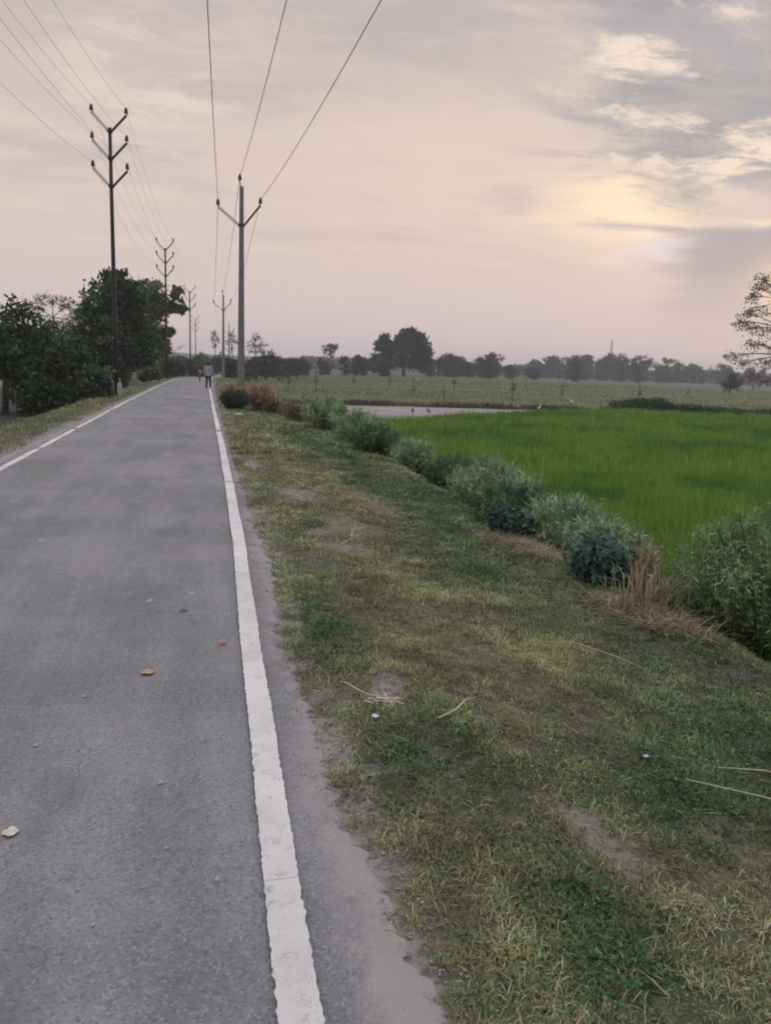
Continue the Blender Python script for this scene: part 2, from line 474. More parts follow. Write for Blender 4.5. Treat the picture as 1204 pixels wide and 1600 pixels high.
# ---------------------------------------------------------------- road
def build_road():
    ys = span([(-40, 0, 2), (0, 6, 0.016), (6, 14, 0.04), (14, 40, 0.25), (40, 120, 1.5), (120, 330, 5)])
    right = road_right_edge(ys)
    left = -3.42 + 0.10 * (fbm(ys * 1.3, ys * 0 + 1, 63) - 0.5) * 2
    cols = 15
    us = np.concatenate([[0, .010], np.linspace(.05, .95, cols - 4), [.990, 1.0]])
    us = us[None, :]
    X = left[:, None] * (1 - us) + right[:, None] * us + bend(ys)[:, None]
    Y = np.repeat(ys[:, None], cols, 1)
    crown_ = -0.00 - 0.025 * ((us - 0.5) * 2) ** 4
    Z = road_z(Y) + crown_ + 0.006 * (fbm(X * .8, Y * .8, 12) - .5)
    Z[:, 0] -= 0.035; Z[:, -1] -= 0.035
    i = (np.arange(len(ys) - 1)[:, None] * cols + np.arange(cols - 1)[None, :]).ravel()
    me = np_mesh('road', np.stack([X, Y, Z], -1), np.stack([i, i + 1, i + cols + 1, i + cols], 1))
    m, t, b = new_mat('worn_asphalt'); v = obj_coord(t)
    sp = t.nodes.new('ShaderNodeSeparateXYZ'); t.links.new(v.s, sp.inputs[0])
    x, y = N(t, sp.outputs[0]), N(t, sp.outputs[1])
    big = noise(t, v, 0.55, 4.0, 0.55)
    streak = noise(t, vec(t, x * 2.2, y * 0.25, 0.0), 1.0, 5.0, 0.6)
    medn = noise(t, v, 3.0, 6.0, 0.7)
    fine = noise(t, v, 150.0, 3.0, 0.75)
    gr = t.nodes.new('ShaderNodeTexVoronoi'); gr.inputs['Scale'].default_value = 120.0; t.links.new(v.s, gr.inputs['Vector'])
    vo = N(t, gr.outputs['Distance'])
    sc2 = t.nodes.new('ShaderNodeSeparateColor'); t.links.new(gr.outputs['Color'], sc2.inputs[0])
    chip = N(t, sc2.outputs[0])
    c = mix(t, mapr(big * 0.5 + streak * 0.5, 0.40, 0.60), ASPH_D, ASPH_L)
    c = mix(t, mapr(medn, 0.5, 0.72) * 0.45, c, ASPH_P)
    c = mix(t, mapr(medn, 0.42, 0.30) * 0.35, c, ASPH_K)
    c = mix(t, mapr(chip, 0.76, 0.97) * 0.40, c, (0.34, 0.33, 0.335))
    c = mix(t, mapr(chip, 0.28, 0.05) * 0.42, c, (0.055, 0.053, 0.056))
    c = mix(t, mapr(fine, 0.62, 0.75) * 0.25, c, (0.06, 0.058, 0.06))
    # hairline cracks in the old surface and small pits
    cv = t.nodes.new('ShaderNodeTexVoronoi'); cv.feature = 'DISTANCE_TO_EDGE'; cv.inputs['Scale'].default_value = 0.75
    wn = t.nodes.new('ShaderNodeTexNoise'); wn.inputs['Scale'].default_value = 2.2; wn.inputs['Detail'].default_value = 6.0; t.links.new(v.s, wn.inputs['Vector'])
    wm = t.nodes.new('ShaderNodeVectorMath'); wm.operation = 'MULTIPLY_ADD'; t.links.new(wn.outputs['Color'], wm.inputs[0]); wm.inputs[1].default_value = (1.1, 1.1, 0); t.links.new(v.s, wm.inputs[2])
    t.links.new(wm.outputs[0], cv.inputs['Vector'])
    crack = mapr(N(t, cv.outputs['Distance']), 0.006, 0.0) * mapr(streak, 0.50, 0.62)
    c = mix(t, crack * 0.7, c, (0.05, 0.048, 0.05))
    pit = noise(t, v, 28.0, 3.0, 0.6)
    c = mix(t, mapr(pit, 0.66, 0.74) * 0.6, c, (0.05, 0.048, 0.05))
    c = mix(t, mapr(pit, 0.32, 0.25) * 0.35, c, (0.32, 0.31, 0.31))
    # pale blots and dark old stains
    blot = noise(t, v, 5.5, 2.0, 0.4)
    c = mix(t, mapr(blot, 0.735, 0.77) * 0.55, c, (0.42, 0.41, 0.40))
    st = noise(t, vec(t, x * 1.3, y * 0.55, 4.0), 1.0, 4.0, 0.6)
    c = mix(t, mapr(st, 0.60, 0.72) * 0.40, c, ASPH_K)
    # dust that has washed on to the edge
    dn = noise(t, v, 7.0, 6.0, 0.65)
    dust = mapr(x + (dn - 0.5) * 0.35 + (big - 0.5) * 0.25, 0.34, 0.52) * mapr(y, 70.0, 60.0)
    c = mix(t, (dust * 0.85).clamp(), c, (0.30, 0.275, 0.275))
    dl = mapr(x + (dn - 0.5) * 0.4, -3.15, -3.40) * mapr(y, 70.0, 60.0)
    c = mix(t, dl * 0.7, c, (0.30, 0.28, 0.27))
    t.links.new(c.s, b.inputs['Base Color'])
    b.inputs['Roughness'].default_value = 0.72; b.inputs['Specular IOR Level'].default_value = 0.45
    bp = t.nodes.new('ShaderNodeBump'); bp.inputs['Strength'].default_value = 0.55; bp.inputs['Distance'].default_value = 0.006
    t.links.new((vo * -0.7 + fine * 0.6 + medn * 0.8).s, bp.inputs['Height']); t.links.new(bp.outputs[0], b.inputs['Normal'])
    tag(link_mesh('road', me, m, smooth=True), kind='structure')


ASPH_D, ASPH_L = (0.140, 0.135, 0.142), (0.215, 0.206, 0.222)
ASPH_P, ASPH_K = (0.25, 0.24, 0.25), (0.095, 0.092, 0.10)
build_road()


def paint_mat():
    m, t, b = new_mat('worn_white_paint'); v = obj_coord(t)
    n1 = noise(t, v, 14.0, 6.0, 0.7); n2 = noise(t, v, 160.0, 3.0, 0.7); n3 = noise(t, v, 2.0, 3.0, 0.5)
    c = mix(t, mapr(n3, 0.3, 0.7), PAINT_A, PAINT_B)
    c = mix(t, mapr(n1, 0.54, 0.72) * 0.50, c, (0.34, 0.33, 0.33))
    c = mix(t, mapr(n2 * 0.6 + n1 * 0.4, 0.56, 0.62) * 0.75, c, (0.17, 0.165, 0.17))
    t.links.new(c.s, b.inputs['Base Color']); b.inputs['Roughness'].default_value = 0.7
    b.inputs['Specular IOR Level'].default_value = 0.3
    bp = t.nodes.new('ShaderNodeBump'); bp.inputs['Strength'].default_value = 0.5; bp.inputs['Distance'].default_value = 0.004
    t.links.new((n1 + n2 * .6).s, bp.inputs['Height']); t.links.new(bp.outputs[0], b.inputs['Normal'])
    return m


PAINT_A, PAINT_B = (0.50, 0.48, 0.475), (0.64, 0.615, 0.605)
MAT['paint'] = paint_mat()


def road_line(label, centre, width, gaps, zoff):
    ys = np.concatenate([np.arange(-30, 0, 1.0), np.concatenate([np.arange(0, 2.30, .016), np.arange(2.3, 2.32, .001), np.arange(2.335, 12, .018)]), np.arange(12, 40, 0.12), np.arange(40, 150, 0.8)])
    V, Q = [], []
    prev = False
    rg = np.random.default_rng(3)
    for y in ys:
        on = not any(a < y < b for a, b in gaps)
        cx = centre(y) + float(bend(y))
        j = 0.0022 if y < 14 else 0.005
        l = cx - width / 2 + rg.normal(0, j) + 0.010 * (float(fbm(y * 1.1, 1.0, 71)) - .5)
        r = cx + width / 2 + rg.normal(0, j) + 0.014 * (float(fbm(y * 1.1, 5.0, 72)) - .5)
        z = float(road_z(y)) + zoff
        V += [(l, y, z), (r, y, z)]
        k = len(V)
        if on and prev: Q.append((k - 4, k - 3, k - 1, k - 2))
        prev = on
    o = link_mesh('road_line', np_mesh('road_line', V, Q), MAT['paint'])
    tag(o, label, kind='structure')


def rc(y): return float(np.interp(y, [0, 1.7, 2.6, 4.5, 7.3, 11, 17, 28, 48, 60], [.23, .232, .236, .246, .282, .285, .268, .20, .12, .10]))
road_line('white painted line along the right edge of the road', rc, 0.118, [(2.311, 2.3125), (11.22, 11.26), (19.6, 19.9), (33, 33.4)], 0.005)
road_line('broken white painted line along the left edge of the road', lambda y: -3.05 - 0.15 * min(1, max(0, (y - 12) / 20)), 0.105,
          [(12.6, 12.64), (15.3, 15.4), (19.6, 19.8), (27.2, 27.4)], -0.004)
# (the left line lies where the cambered edge is a little lower)


# ---------------------------------------------------------------- bare plot, bund
def build_bare_field():
    xs = np.arange(4.2, 30, 0.6)
    V, Q = [], []
    for i, x in enumerate(xs):
        y0 = float(field_right_of_paddy(x)) - 0.4; y1 = 44.9
        for k in range(14):
            y = y0 + (y1 - y0) * k / 13
            V.append((x, y, gz(x, y) + 0.05))
        if i:
            for k in range(13):
                a = (i - 1) * 14 + k; Q.append((a, a + 14, a + 15, a + 1))
    m, t, b = new_mat('wet_mud'); v = obj_coord(t)
    n1 = noise(t, v, 0.9, 6.0, 0.6); n2 = noise(t, v, 7.0, 5.0, 0.6)
    c = mix(t, mapr(n1, 0.35, 0.65), (0.18, 0.155, 0.155), (0.25, 0.22, 0.22))
    c = mix(t, mapr(n2, 0.55, 0.7) * 0.5, c, (0.11, 0.10, 0.095))
    t.links.new(c.s, b.inputs['Base Color'])
    r = mapr(n1, 0.4, 0.6, 0.35, 0.8); t.links.new(r.s, b.inputs['Roughness'])
    bp = t.nodes.new('ShaderNodeBump'); bp.inputs['Strength'].default_value = 0.6; bp.inputs['Distance'].default_value = 0.06
    t.links.new(n2.s, bp.inputs['Height']); t.links.new(bp.outputs[0], b.inputs['Normal'])
    tag(link_mesh('bare_field', np_mesh('bare_field', V, Q), m, smooth=True), kind='structure')


build_bare_field()


def build_bank():
    xs = np.arange(3.9, 40, 0.25)
    prof = [(-.55, -.10), (-.38, .16), (-.15, .30), (.12, .30), (.36, .14), (.6, -.1)]
    V, Q = [], []
    for i, x in enumerate(xs):
        yc = 45.4 - 0.45 * max(0, (x - 20)) / 3.0 + 0.35 * (float(fbm(x * .5, 3.0, 81)) - .5)
        k_ = 0.75 + 0.8 * (float(fbm(x * 1.3, 1.0, 82)) - .35)
        for (dy, dz) in prof:
            V.append((x, yc + dy, FZ + dz * k_ + 0.08 * (float(fbm(x * 4, dy * 9, 83)) - .5)))
        if i:
            for j in range(5):
                a = (i - 1) * 6 + j; Q.append((a, a + 6, a + 7, a + 1))
    m = simple_mat('dark_mud', (0.055, 0.042, 0.036), 0.95, 0.4, 3.0, bump=0.8)
    tag(link_mesh('mud_bank', np_mesh('mud_bank', V, Q), m, smooth=True), 'low dark mud bund between bare plot and fallow field', kind='structure')


build_bank()


def build_hills():
    V, Q = [], []
    xs = np.arange(-700, 1500, 12.0)
    for i, x in enumerate(xs):
        hgt = 5 + 8 * float(fbm(x * .006, 2.0, 91, 3)) + 2.5 * float(fbm(x * .05, 2.0, 92))
        V += [(x, 800, -3), (x, 840, hgt * 0.65), (x, 900, hgt), (x, 1000, -3)]
        if i:
            for j in range(3):
                a = (i - 1) * 4 + j; Q.append((a, a + 4, a + 5, a + 1))
    m = simple_mat('wooded_slope', (0.035, 0.06, 0.05), 0.95, 0.4, 0.05)
    tag(link_mesh('hills', np_mesh('hills', V, Q), m, smooth=True), kind='structure')


build_hills()


# ---------------------------------------------------------------- grass
def blades(P, yaw, lean, length, width, col, tipcol=None, curve=0.5):
    """bent blades: P base points (n,3); lean 0 = upright, pi/2 = lying"""
    n = len(P)
    dx, dy = np.cos(yaw), np.sin(yaw)
    sx, sy = -dy, dx
    l1 = lean * (1 - curve); l2 = np.minimum(lean * (1 + curve), 1.75)
    a = length * 0.5
    p1 = P + np.stack([dx * np.sin(l1) * a, dy * np.sin(l1) * a, np.cos(l1) * a], 1)
    p2 = p1 + np.stack([dx * np.sin(l2) * a, dy * np.sin(l2) * a, np.cos(l2) * a], 1)
    s = np.stack([sx, sy, np.zeros(n)], 1) * (width / 2)[:, None]
    V = np.stack([P - s, P + s, p1 + s * .8, p1 - s * .8, p2], 1)
    b = np.arange(n) * 5
    q = np.stack([b, b + 1, b + 2, b + 3], 1); tr = np.stack([b + 3, b + 2, b + 4], 1)
    tc = col if tipcol is None else tipcol
    C = np.stack([col, col, (col + tc) / 2, (col + tc) / 2, tc], 1)
    return V.reshape(-1, 3), q, tr, C.reshape(-1, 3)


def leaves(P, nrm_up, size, aspect, col, droop=0.0):
    """leaf quads with random facing; nrm_up 0 = any way, 1 = facing up"""
    n = len(P)
    d = rng.normal(size=(n, 3)); d[:, 2] = d[:, 2] * (1 - nrm_up * .8) - droop; d /= np.linalg.norm(d, axis=1)[:, None] + 1e-9
    r = rng.normal(size=(n, 3)); r[:, 2] *= (1 - nrm_up)
    s = np.cross(d, r + 1e-6)
    up = np.tile(np.array([0, 0, 1.0]), (n, 1))
    s = s * (1 - nrm_up) + np.cross(d, up) * nrm_up
    s /= np.linalg.norm(s, axis=1)[:, None] + 1e-9
    L_ = d * size[:, None]; W = s * (size * aspect)[:, None] / 2
    mid = P + L_ * 0.45
    V = np.stack([P, mid + W, P + L_, mid - W], 1)
    b = np.arange(n) * 4
    return V.reshape(-1, 3), np.stack([b, b + 1, b + 2, b + 3], 1), np.repeat(col, 4, axis=0)


def vary(base, n, v=0.2, hue=0.1):
    base = np.asarray(base, float)
    k = np.exp(rng.normal(0, v, size=(n, 1))); h = 1 + rng.normal(0, hue, size=(n, 3))
    return np.clip(base * k * h, 0.004, 0.8)


def in_view_x(y, m=2.5): return 0.86 * y + m


class Pile:
    def __init__(s): s.V, s.Q, s.T, s.C, s.n = [], [], [], [], 0
    def add(s, V, q=None, tr=None, C=None):
        s.V.append(V); s.C.append(C)
        if q is not None: s.Q.append(q + s.n)
        if tr is not None: s.T.append(tr + s.n)
        s.n += len(V)
    def build(s, name, m, parent=None):
        me = np_mesh(name, np.concatenate(s.V), np.concatenate(s.Q) if s.Q else None, np.concatenate(s.T) if s.T else None, np.concatenate(s.C))
        return link_mesh(name, me, m, parent)


GREEN, OLIVE, DRYC, LUSHC = np.array([0.115, 0.182, 0.070]), np.array([0.225, 0.240, 0.115]), np.array([0.31, 0.27, 0.165]), np.array([0.070, 0.132, 0.052])


def verge_grass():
    pl = Pile()
    def lay(n, x0, x1, y0, y1, lmin, lmax, w, near_pow=1.0):
        u = rng.random(n); y = y0 + (y1 - y0) * u ** near_pow
        x = x0 + (x1 - x0) * rng.random(n)
        yaw = rng.random(n) * 6.283
        # most blades stand in small tufts and lean away from the tuft's middle
        nt = max(1, n // 26); ti = rng.integers(0, nt, n); tuft = rng.random(n) < 0.62; yo = y
        sg = 0.014 + 0.0045 * y
        ox, oy = rng.normal(0, 1, n) * sg, rng.normal(0, 1, n) * sg
        x = np.where(tuft, x[ti] + ox, x); y = np.where(tuft, yo[ti] + oy, yo)
        yaw = np.where(tuft, np.arctan2(oy, ox) + rng.normal(0, .5, n), yaw)
        tsh = np.where(tuft, rng.normal(0, .28, nt)[ti], 0); ttype = np.where(tuft, rng.random(nt)[ti], rng.random(n))
        xr = x - bend(y)
        ok = (xr > 0.40) | (xr < -3.45)
        cl = fbm(x * 2.2, y * 2.2, 101); cl2 = fbm(x * 7, y * 7, 102, 3)
        bare = patch(x, y, BARE); dryp = patch(x, y, DRY); lush = patch(x, y, LUSH)
        edge = np.where(xr > 0, xr - road_right_edge(y) - 0.02, -3.5 - xr)
        dens = smooth(-0.10, 0.12, edge + (cl2 - .5) * 0.34) * (0.10 + 1.0 * smooth(0.38, 0.60, cl * .5 + cl2 * .5)) * (1 - 0.97 * smooth(.22, .6, bare + (cl2 - .5) * .5))
        ok &= rng.random(n) < dens
        ok &= x < in_view_x(y)
        x, y, cl, cl2, dryp, lush, bare, yaw, tsh, ttype = (q_[ok] for q_ in (x, y, cl, cl2, dryp, lush, bare, yaw, tsh, ttype)); n = len(x)
        if not n: return
        P = np.stack([x, y, terrain(x, y) - 0.004], 1)
        g = fbm(x * 0.9, y * 0.9, 103) * .6 + fbm(x * 4, y * 4, 104) * .4
        f = np.clip(smooth(0.40, 0.60, g) + 0.75 * dryp - 0.7 * lush, 0, 1)
        pick = np.where(rng.random(n) < .7, ttype, rng.random(n))
        col = np.where((pick < 0.10 + 0.30 * f)[:, None], DRYC, np.where((pick < 0.42 + 0.42 * f)[:, None], OLIVE, GREEN))
        col = np.where((rng.random(n) < lush * 0.65)[:, None], LUSHC, col)
        col = np.clip(col * np.exp(rng.normal(0, .22, (n, 1)) + tsh[:, None]) * (1 + rng.normal(0, .08, (n, 3))), .01, .6)
        mot = fbm(x * 3.3, y * 2.2, 105) * .6 + fbm(x * 9, y * 7, 106, 3) * .4
        col = np.clip(col * np.exp(2.6 * (mot - .52))[:, None], .01, .6)
        ln = (lmin + (lmax - lmin) * rng.random(n) ** 1.6) * (0.7 + 0.6 * cl)
        lean = np.clip(rng.normal(1.08, 0.36, n), 0.1, 1.55)
        V, q, tr, C = blades(P, yaw, lean, ln, w * (0.6 + 0.8 * rng.random(n)), col, col * 1.15)
        pl.add(V, q, tr, C)
    lay(390000, 0.40, 4.2, 1.1, 6.5, 0.016, 0.066, 0.0040, 0.9)
    lay(190000, 0.40, 4.4, 5.5, 16, 0.028, 0.095, 0.0068, 0.9)
    lay(80000, 0.38, 4.4, 15, 50, 0.05, 0.16, 0.016, 1.3)
    lay(30000, -7.0, -3.4, 9, 30, 0.05, 0.15, 0.012, 1.2)
    lay(20000, -7.5, -3.4, 30, 120, 0.08, 0.25, 0.03, 1.3)
    lay(9000, 0.3, 9, 50, 120, 0.10, 0.30, 0.04, 1.2)
    # fallen stalks and straw
    def stalks(n, y0, y1, lmin, lmax, w, cs=((0.36, 0.31, 0.21),)):
        y = y0 + (y1 - y0) * rng.random(n); x = 0.5 + 3.4 * rng.random(n)
        ok = (x < in_view_x(y)) & (x > road_right_edge(y)); x, y = x[ok], y[ok]; n = len(x)
        P = np.stack([x, y, terrain(x, y) + (0.012 + 0.02 * rng.random(n) if len(cs) == 1 else 0.003 + 0.006 * rng.random(n))], 1)
        V, q, tr, C = blades(P, rng.random(n) * 6.28, 1.48 + 0.1 * rng.random(n), lmin + (lmax - lmin) * rng.random(n) ** 2, np.full(n, w), np.asarray(cs)[rng.integers(0, len(cs), n)] * np.exp(rng.normal(0, .25, (n, 1))), curve=0.05)
        pl.add(V, q, tr, C)
    stalks(2600, 1.2, 8, 0.03, 0.13, 0.003)
    stalks(90000, 1.1, 9, 0.006, 0.024, 0.0036, [(.20, .175, .13), (.30, .265, .20), (.11, .095, .075), (.13, .15, .08)])
    stalks(3000, 7, 30, 0.08, 0.3, 0.009)
    # broad low weeds in the lush patches
    n = 22000
    k = rng.integers(0, len(LUSH), n); L_ = np.array(LUSH)[k]
    x = L_[:, 0] + rng.normal(0, 0.75, n) * L_[:, 2]; y = L_[:, 1] + rng.normal(0, .75, n) * L_[:, 3]
    cl = fbm(x * 5, y * 5, 107)
    ok = (x > 0.62) & (x < in_view_x(y)) & (x < 4.2) & (cl > 0.46) & (y > 1.1); x, y, cl = x[ok], y[ok], cl[ok]; n = len(x)
    P = np.stack([x, y, terrain(x, y) + rng.random(n) * 0.28 * (cl - .42)], 1)
    V, q, C = leaves(P, 0.6, 0.010 + 0.013 * rng.random(n) + 0.0015 * y, 0.6, vary((0.068, 0.130, 0.052), n, .30, .1))
    pl.add(V, q, None, C)
    o = pl.build('grass', MAT['blade'])
    tag(o, 'short matted green and dry grass covering both road verges', 'grass', kind='stuff')


verge_grass()


def paddy_crop():
    pl = Pile()
    def lay(n, y0, y1, lmin, lmax, w, pw):
        y = y0 + (y1 - y0) * rng.random(n) ** pw
        x = 4.0 + (in_view_x(y, 4.0) - 4.0) * rng.random(n)
        ok = (y < field_right_of_paddy(x) - 0.1 + (fbm(x * .8, y * .1, 110) - .5) * 1.0) & (x > 4.1)
        x, y = x[ok], y[ok]; n = len(x)
        # hills of tillers on a loose grid
        s = 0.17
        x = np.where(rng.random(n) < .75, np.round(x / s) * s + rng.normal(0, .03, n), x)
        y = np.where(rng.random(n) < .75, np.round(y / s) * s + rng.normal(0, .03, n), y)
        P = np.stack([x, y, terrain(x, y) - 0.02], 1)
        g = fbm(x * .35, y * .35, 111); g2 = fbm(x * 1.6, y * 1.6, 112)
        col = np.where((rng.random(n) < smooth(.38, .62, g * .55 + g2 * .45))[:, None], np.array([0.165, 0.285, 0.048]), np.array([0.080, 0.185, 0.038]))
        col = np.clip(col * np.exp(rng.normal(0, .22, (n, 1))) * (1 + rng.normal(0, .06, (n, 3))), .005, .6)
        ln = (lmin + (lmax - lmin) * rng.random(n)) * (0.55 + 0.9 * (g * .35 + g2 * .65))
        lean = np.abs(rng.normal(0.22, 0.22, n))
        V, q, tr, C = blades(P, rng.random(n) * 6.283, lean, ln, w * (.6 + .8 * rng.random(n)), col * .8, col * 1.1, .7)
        pl.add(V, q, tr, C)
    lay(150000, 3.5, 14, 0.36, 0.60, 0.010, .8)
    lay(170000, 12, 28, 0.34, 0.58, 0.018, .95)
    lay(120000, 26, 45, 0.34, 0.56, 0.034, 1.0)
    o = pl.build('rice_crop', MAT['blade'])
    tag(o, 'bright green young rice crop filling the paddy field', 'crop', kind='stuff')


paddy_crop()


def fallow_grass():
    pl = Pile()
    n = 42000
    y = 45.8 + 150 * rng.random(n) ** 1.5; x = 3.6 + bend(y) + (in_view_x(y, 10) - 3.6) * rng.random(n)
    g = fbm(x * .012, y * .16, 51); g2 = fbm(x * .5, y * .5, 122)
    ok = rng.random(n) < 0.25 + .75 * smooth(.35, .6, g2); x, y, g = x[ok], y[ok], g[ok]; n = len(x)
    P = np.stack([x, y, terrain(x, y) - .03], 1)
    col = np.where((rng.random(n) < smooth(.42, .58, g))[:, None], np.array([0.105, 0.140, 0.062]), np.array([0.172, 0.178, 0.085]))
    col = col * np.exp(rng.normal(0, .12, (n, 1)))
    ln = (0.10 + 0.16 * rng.random(n) ** 2)
    V, q, tr, C = blades(P, rng.random(n) * 6.28, np.abs(rng.normal(.9, .4, n)), ln, 0.03 + 0.0011 * y, col, col * 1.1)
    pl.add(V, q, tr, C)
    # dark weedy strip along the near side of the bund
    n = 5000
    x = 4.2 + 34 * rng.random(n); y = 45.4 - .15 * np.clip(x - 20, 0, 99) + rng.normal(0, .35, n)
    ok = fbm(x * .8, y * 0, 123) > .45; x, y = x[ok], y[ok]; n = len(x)
    P = np.stack([x, y, np.full(n, FZ + .12)], 1)
    V, q, tr, C = blades(P, rng.random(n) * 6.28, np.abs(rng.normal(.5, .3, n)), .12 + .28 * rng.random(n), np.full(n, .05), vary((.05, .055, .03), n, .3))
    pl.add(V, q, tr, C)
    o = pl.build('field_grass', MAT['blade'])
    tag(o, 'yellow green rough grass of the fallow field beyond the bund', 'grass', kind='stuff')


fallow_grass()


# ---------------------------------------------------------------- trees and bushes
def bez(a, b, c, k=6):
    return [Vector(a) * (1 - t) ** 2 + Vector(b) * 2 * t * (1 - t) + Vector(c) * t * t for t in [i / (k - 1) for i in range(k)]]


def make_tree(name, label, cat, loc, trunk, lobes, leaf, cols, clumps=14, per=40, spread=0.16, bark='bark', aspect=0.5,
              rz=0.0, group=None, twig=0.012, limb=1.0, crown_name='crown', trunk_name='trunk', solid=0.55, up=0.25, droop=0.0, scale_r=1.0):
    """trunk: list of (x,y,z,r); lobes: list of (x,y,z,rx,ry,rz[,k]); leaf: metres; cols: list of linear colours"""
    root = thing(name, label, cat, loc, rz, group)
    mb = MB()
    mb.tube([p[:3] for p in trunk], [p[3] for p in trunk], 8)
    tp = [Vector(p[:3]) for p in trunk]; tr_ = [p[3] for p in trunk]
    Ps, Cs, Ss = [], [], []
    for lb in lobes:
        x, y, z, rx, ry, rz_ = lb[:6]; kf = lb[6] if len(lb) > 6 else 1.0
        c = Vector((x, y, z)); rr = (rx * ry * rz_) ** (1 / 3)
        # limb from the trunk
        i = min(range(len(tp)), key=lambda j: (tp[j] - c).length + (0.6 * max(0, tp[j].z - c.z + rr * .5)))
        s = tp[i]; r0 = max(tr_[i] * 0.6 * limb, twig)
        mid = s.lerp(c, .55) + Vector((0, 0, (c - s).length * .12))
        path = bez(s, mid, c, 6)
        mb.tube(path, [r0 + (twig * 1.6 - r0) * t / 5 for t in range(6)], 6)
        nc = max(3, int(clumps * kf))
        d = rng.normal(size=(nc, 3)); d /= np.linalg.norm(d, axis=1)[:, None]
        rad = solid + (1.0 - solid) * rng.random(nc) ** .6
        rad = np.where(rng.random(nc) < .25, rng.random(nc) * solid, rad) * (1 + .15 * rng.normal(size=nc))
        cc = np.array([x, y, z]) + d * rad[:, None] * np.array([rx, ry, rz_])
        for q in cc:
            e = Vector(q); st = path[random.choice((3, 4, 5))]
            mb.tube(bez(st, st.lerp(e, .5) + Vector((0, 0, .08 * (e - st).length)), e, 3), [twig * 1.4, twig, twig * .5], 4, cap=False)
        k = per
        off = rng.normal(size=(nc, k, 3)) * np.array([1, 1, .75]) * (spread * rr)
        PP = (cc[:, None, :] + off).reshape(-1, 3)
        base = np.asarray(cols, float)[rng.integers(0, len(cols), nc)]
        base = base * np.exp(rng.normal(0, .36, (nc, 1)))
        CC = np.repeat(base, k, axis=0) * np.exp(rng.normal(0, .15, (nc * k, 1)))
        Ps.append(PP); Cs.append(CC); Ss.append(leaf * (.6 + .8 * rng.random(nc * k)))
    mb.build(trunk_name, MAT[bark], root)
    P = np.concatenate(Ps); C = np.clip(np.concatenate(Cs), .003, .6); S = np.concatenate(Ss)
    V, q, C4 = leaves(P, up, S, aspect, C, droop)
    link_mesh(crown_name, np_mesh(crown_name, V, q, tint=C4), MAT['leaf'], root)
    return root


DG = [(0.042, 0.082, 0.040), (0.055, 0.100, 0.045), (0.075, 0.120, 0.046), (0.032, 0.062, 0.035)]
MG = [(0.075, 0.112, 0.040), (0.100, 0.130, 0.044), (0.055, 0.090, 0.040)]
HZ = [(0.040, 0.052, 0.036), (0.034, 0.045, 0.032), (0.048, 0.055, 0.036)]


def gl(x, y): return (x, y, gz(x, y))


# left side: heavy bushes and trees close to the verge
make_tree('bushy_tree', 'dense dark bushy tree at the left edge of the photo beside the dark field', 'tree', gl(-9.0, 38),
          [(0, 0, -.3, .16), (.1, 0, .8, .14), (0.1, .1, 1.8, .11), (.2, 0, 3, .07)],
          [(0, 0, 3.6, 1.7, 1.5, 1.3), (-1.9, .3, 3.0, 1.7, 1.5, 1.5), (1.5, -.2, 2.9, 1.5, 1.4, 1.3), (1.3, -.4, 2.0, 1.3, 1.2, .8), (-3.4, 0, 3.0, 1.6, 1.5, 1.2), (-1.2, 0, 4.3, .9, .9, .7, .5), (2.0, -.5, 1.2, 1.1, 1.1, .8), (-.8, -.6, 2.7, 1.4, 1.2, .8), (-2.3, .2, 4.5, 1.0, 1.0, .8), (2.0, -.2, 2.2, 1.1, 1.0, .9), (2.2, -.3, .5, .9, .9, .7)],
          .22, DG, clumps=50, per=66, spread=.18, aspect=.6)
make_tree('bushy_tree', 'low spreading dark green bush tree at the foot of the nearest dark steel pole', 'tree', gl(-6.4, 37.5),
          [(0, 0, -.2, .12), (0, 0, .6, .10), (.1, 0, 1.4, .07)],
          [(0, 0, 2.4, 1.2, 1.1, 1.1), (-1.0, .2, 1.7, 1.2, 1.1, 1.1), (.9, 0, 1.6, 1.0, .9, .8), (.2, -.4, .9, 1.2, .9, .7), (-.9, -.4, .8, 1.0, .9, .7), (1.35, .3, .95, .8, .8, .6)],
          .19, DG + [(.034, .056, .024)], clumps=46, per=60, spread=.19, aspect=.6)
make_tree('roadside_tree', 'tall dark round crowned tree rising behind the nearest dark steel pole', 'tree', gl(-6.2, 59),
          [(.4, 0, -.3, .30), (.3, 0, 1.2, .24), (0, 0, 2.8, .2), (-.1, .2, 4.6, .13), (0, 0, 6, .08)],
          [(-.3, 0, 6.7, 1.7, 1.6, 1.4), (1.1, 0, 6.1, 1.4, 1.4, 1.2), (-1.5, 0, 5.5, 1.3, 1.3, 1.1), (.2, 0, 4.9, 1.8, 1.6, 1.1), (1.4, .3, 4.3, 1.2, 1.3, 1.0), (-1.9, .2, 3.9, 1.1, 1.1, .9, .7), (0, -.3, 3.4, 1.5, 1.3, .9), (1.3, 0, 2.7, 1.2, 1.2, .9), (-1.2, 0, 2.6, 1.1, 1.1, 1.0), (-.1, 0, 1.9, 1.3, 1.2, .8), (.0, .2, 8.0, .9, .9, .7, .7), (.9, .2, 7.4, .8, .8, .6, .6)],
          .27, DG, clumps=42, per=48, spread=.19, aspect=.6)
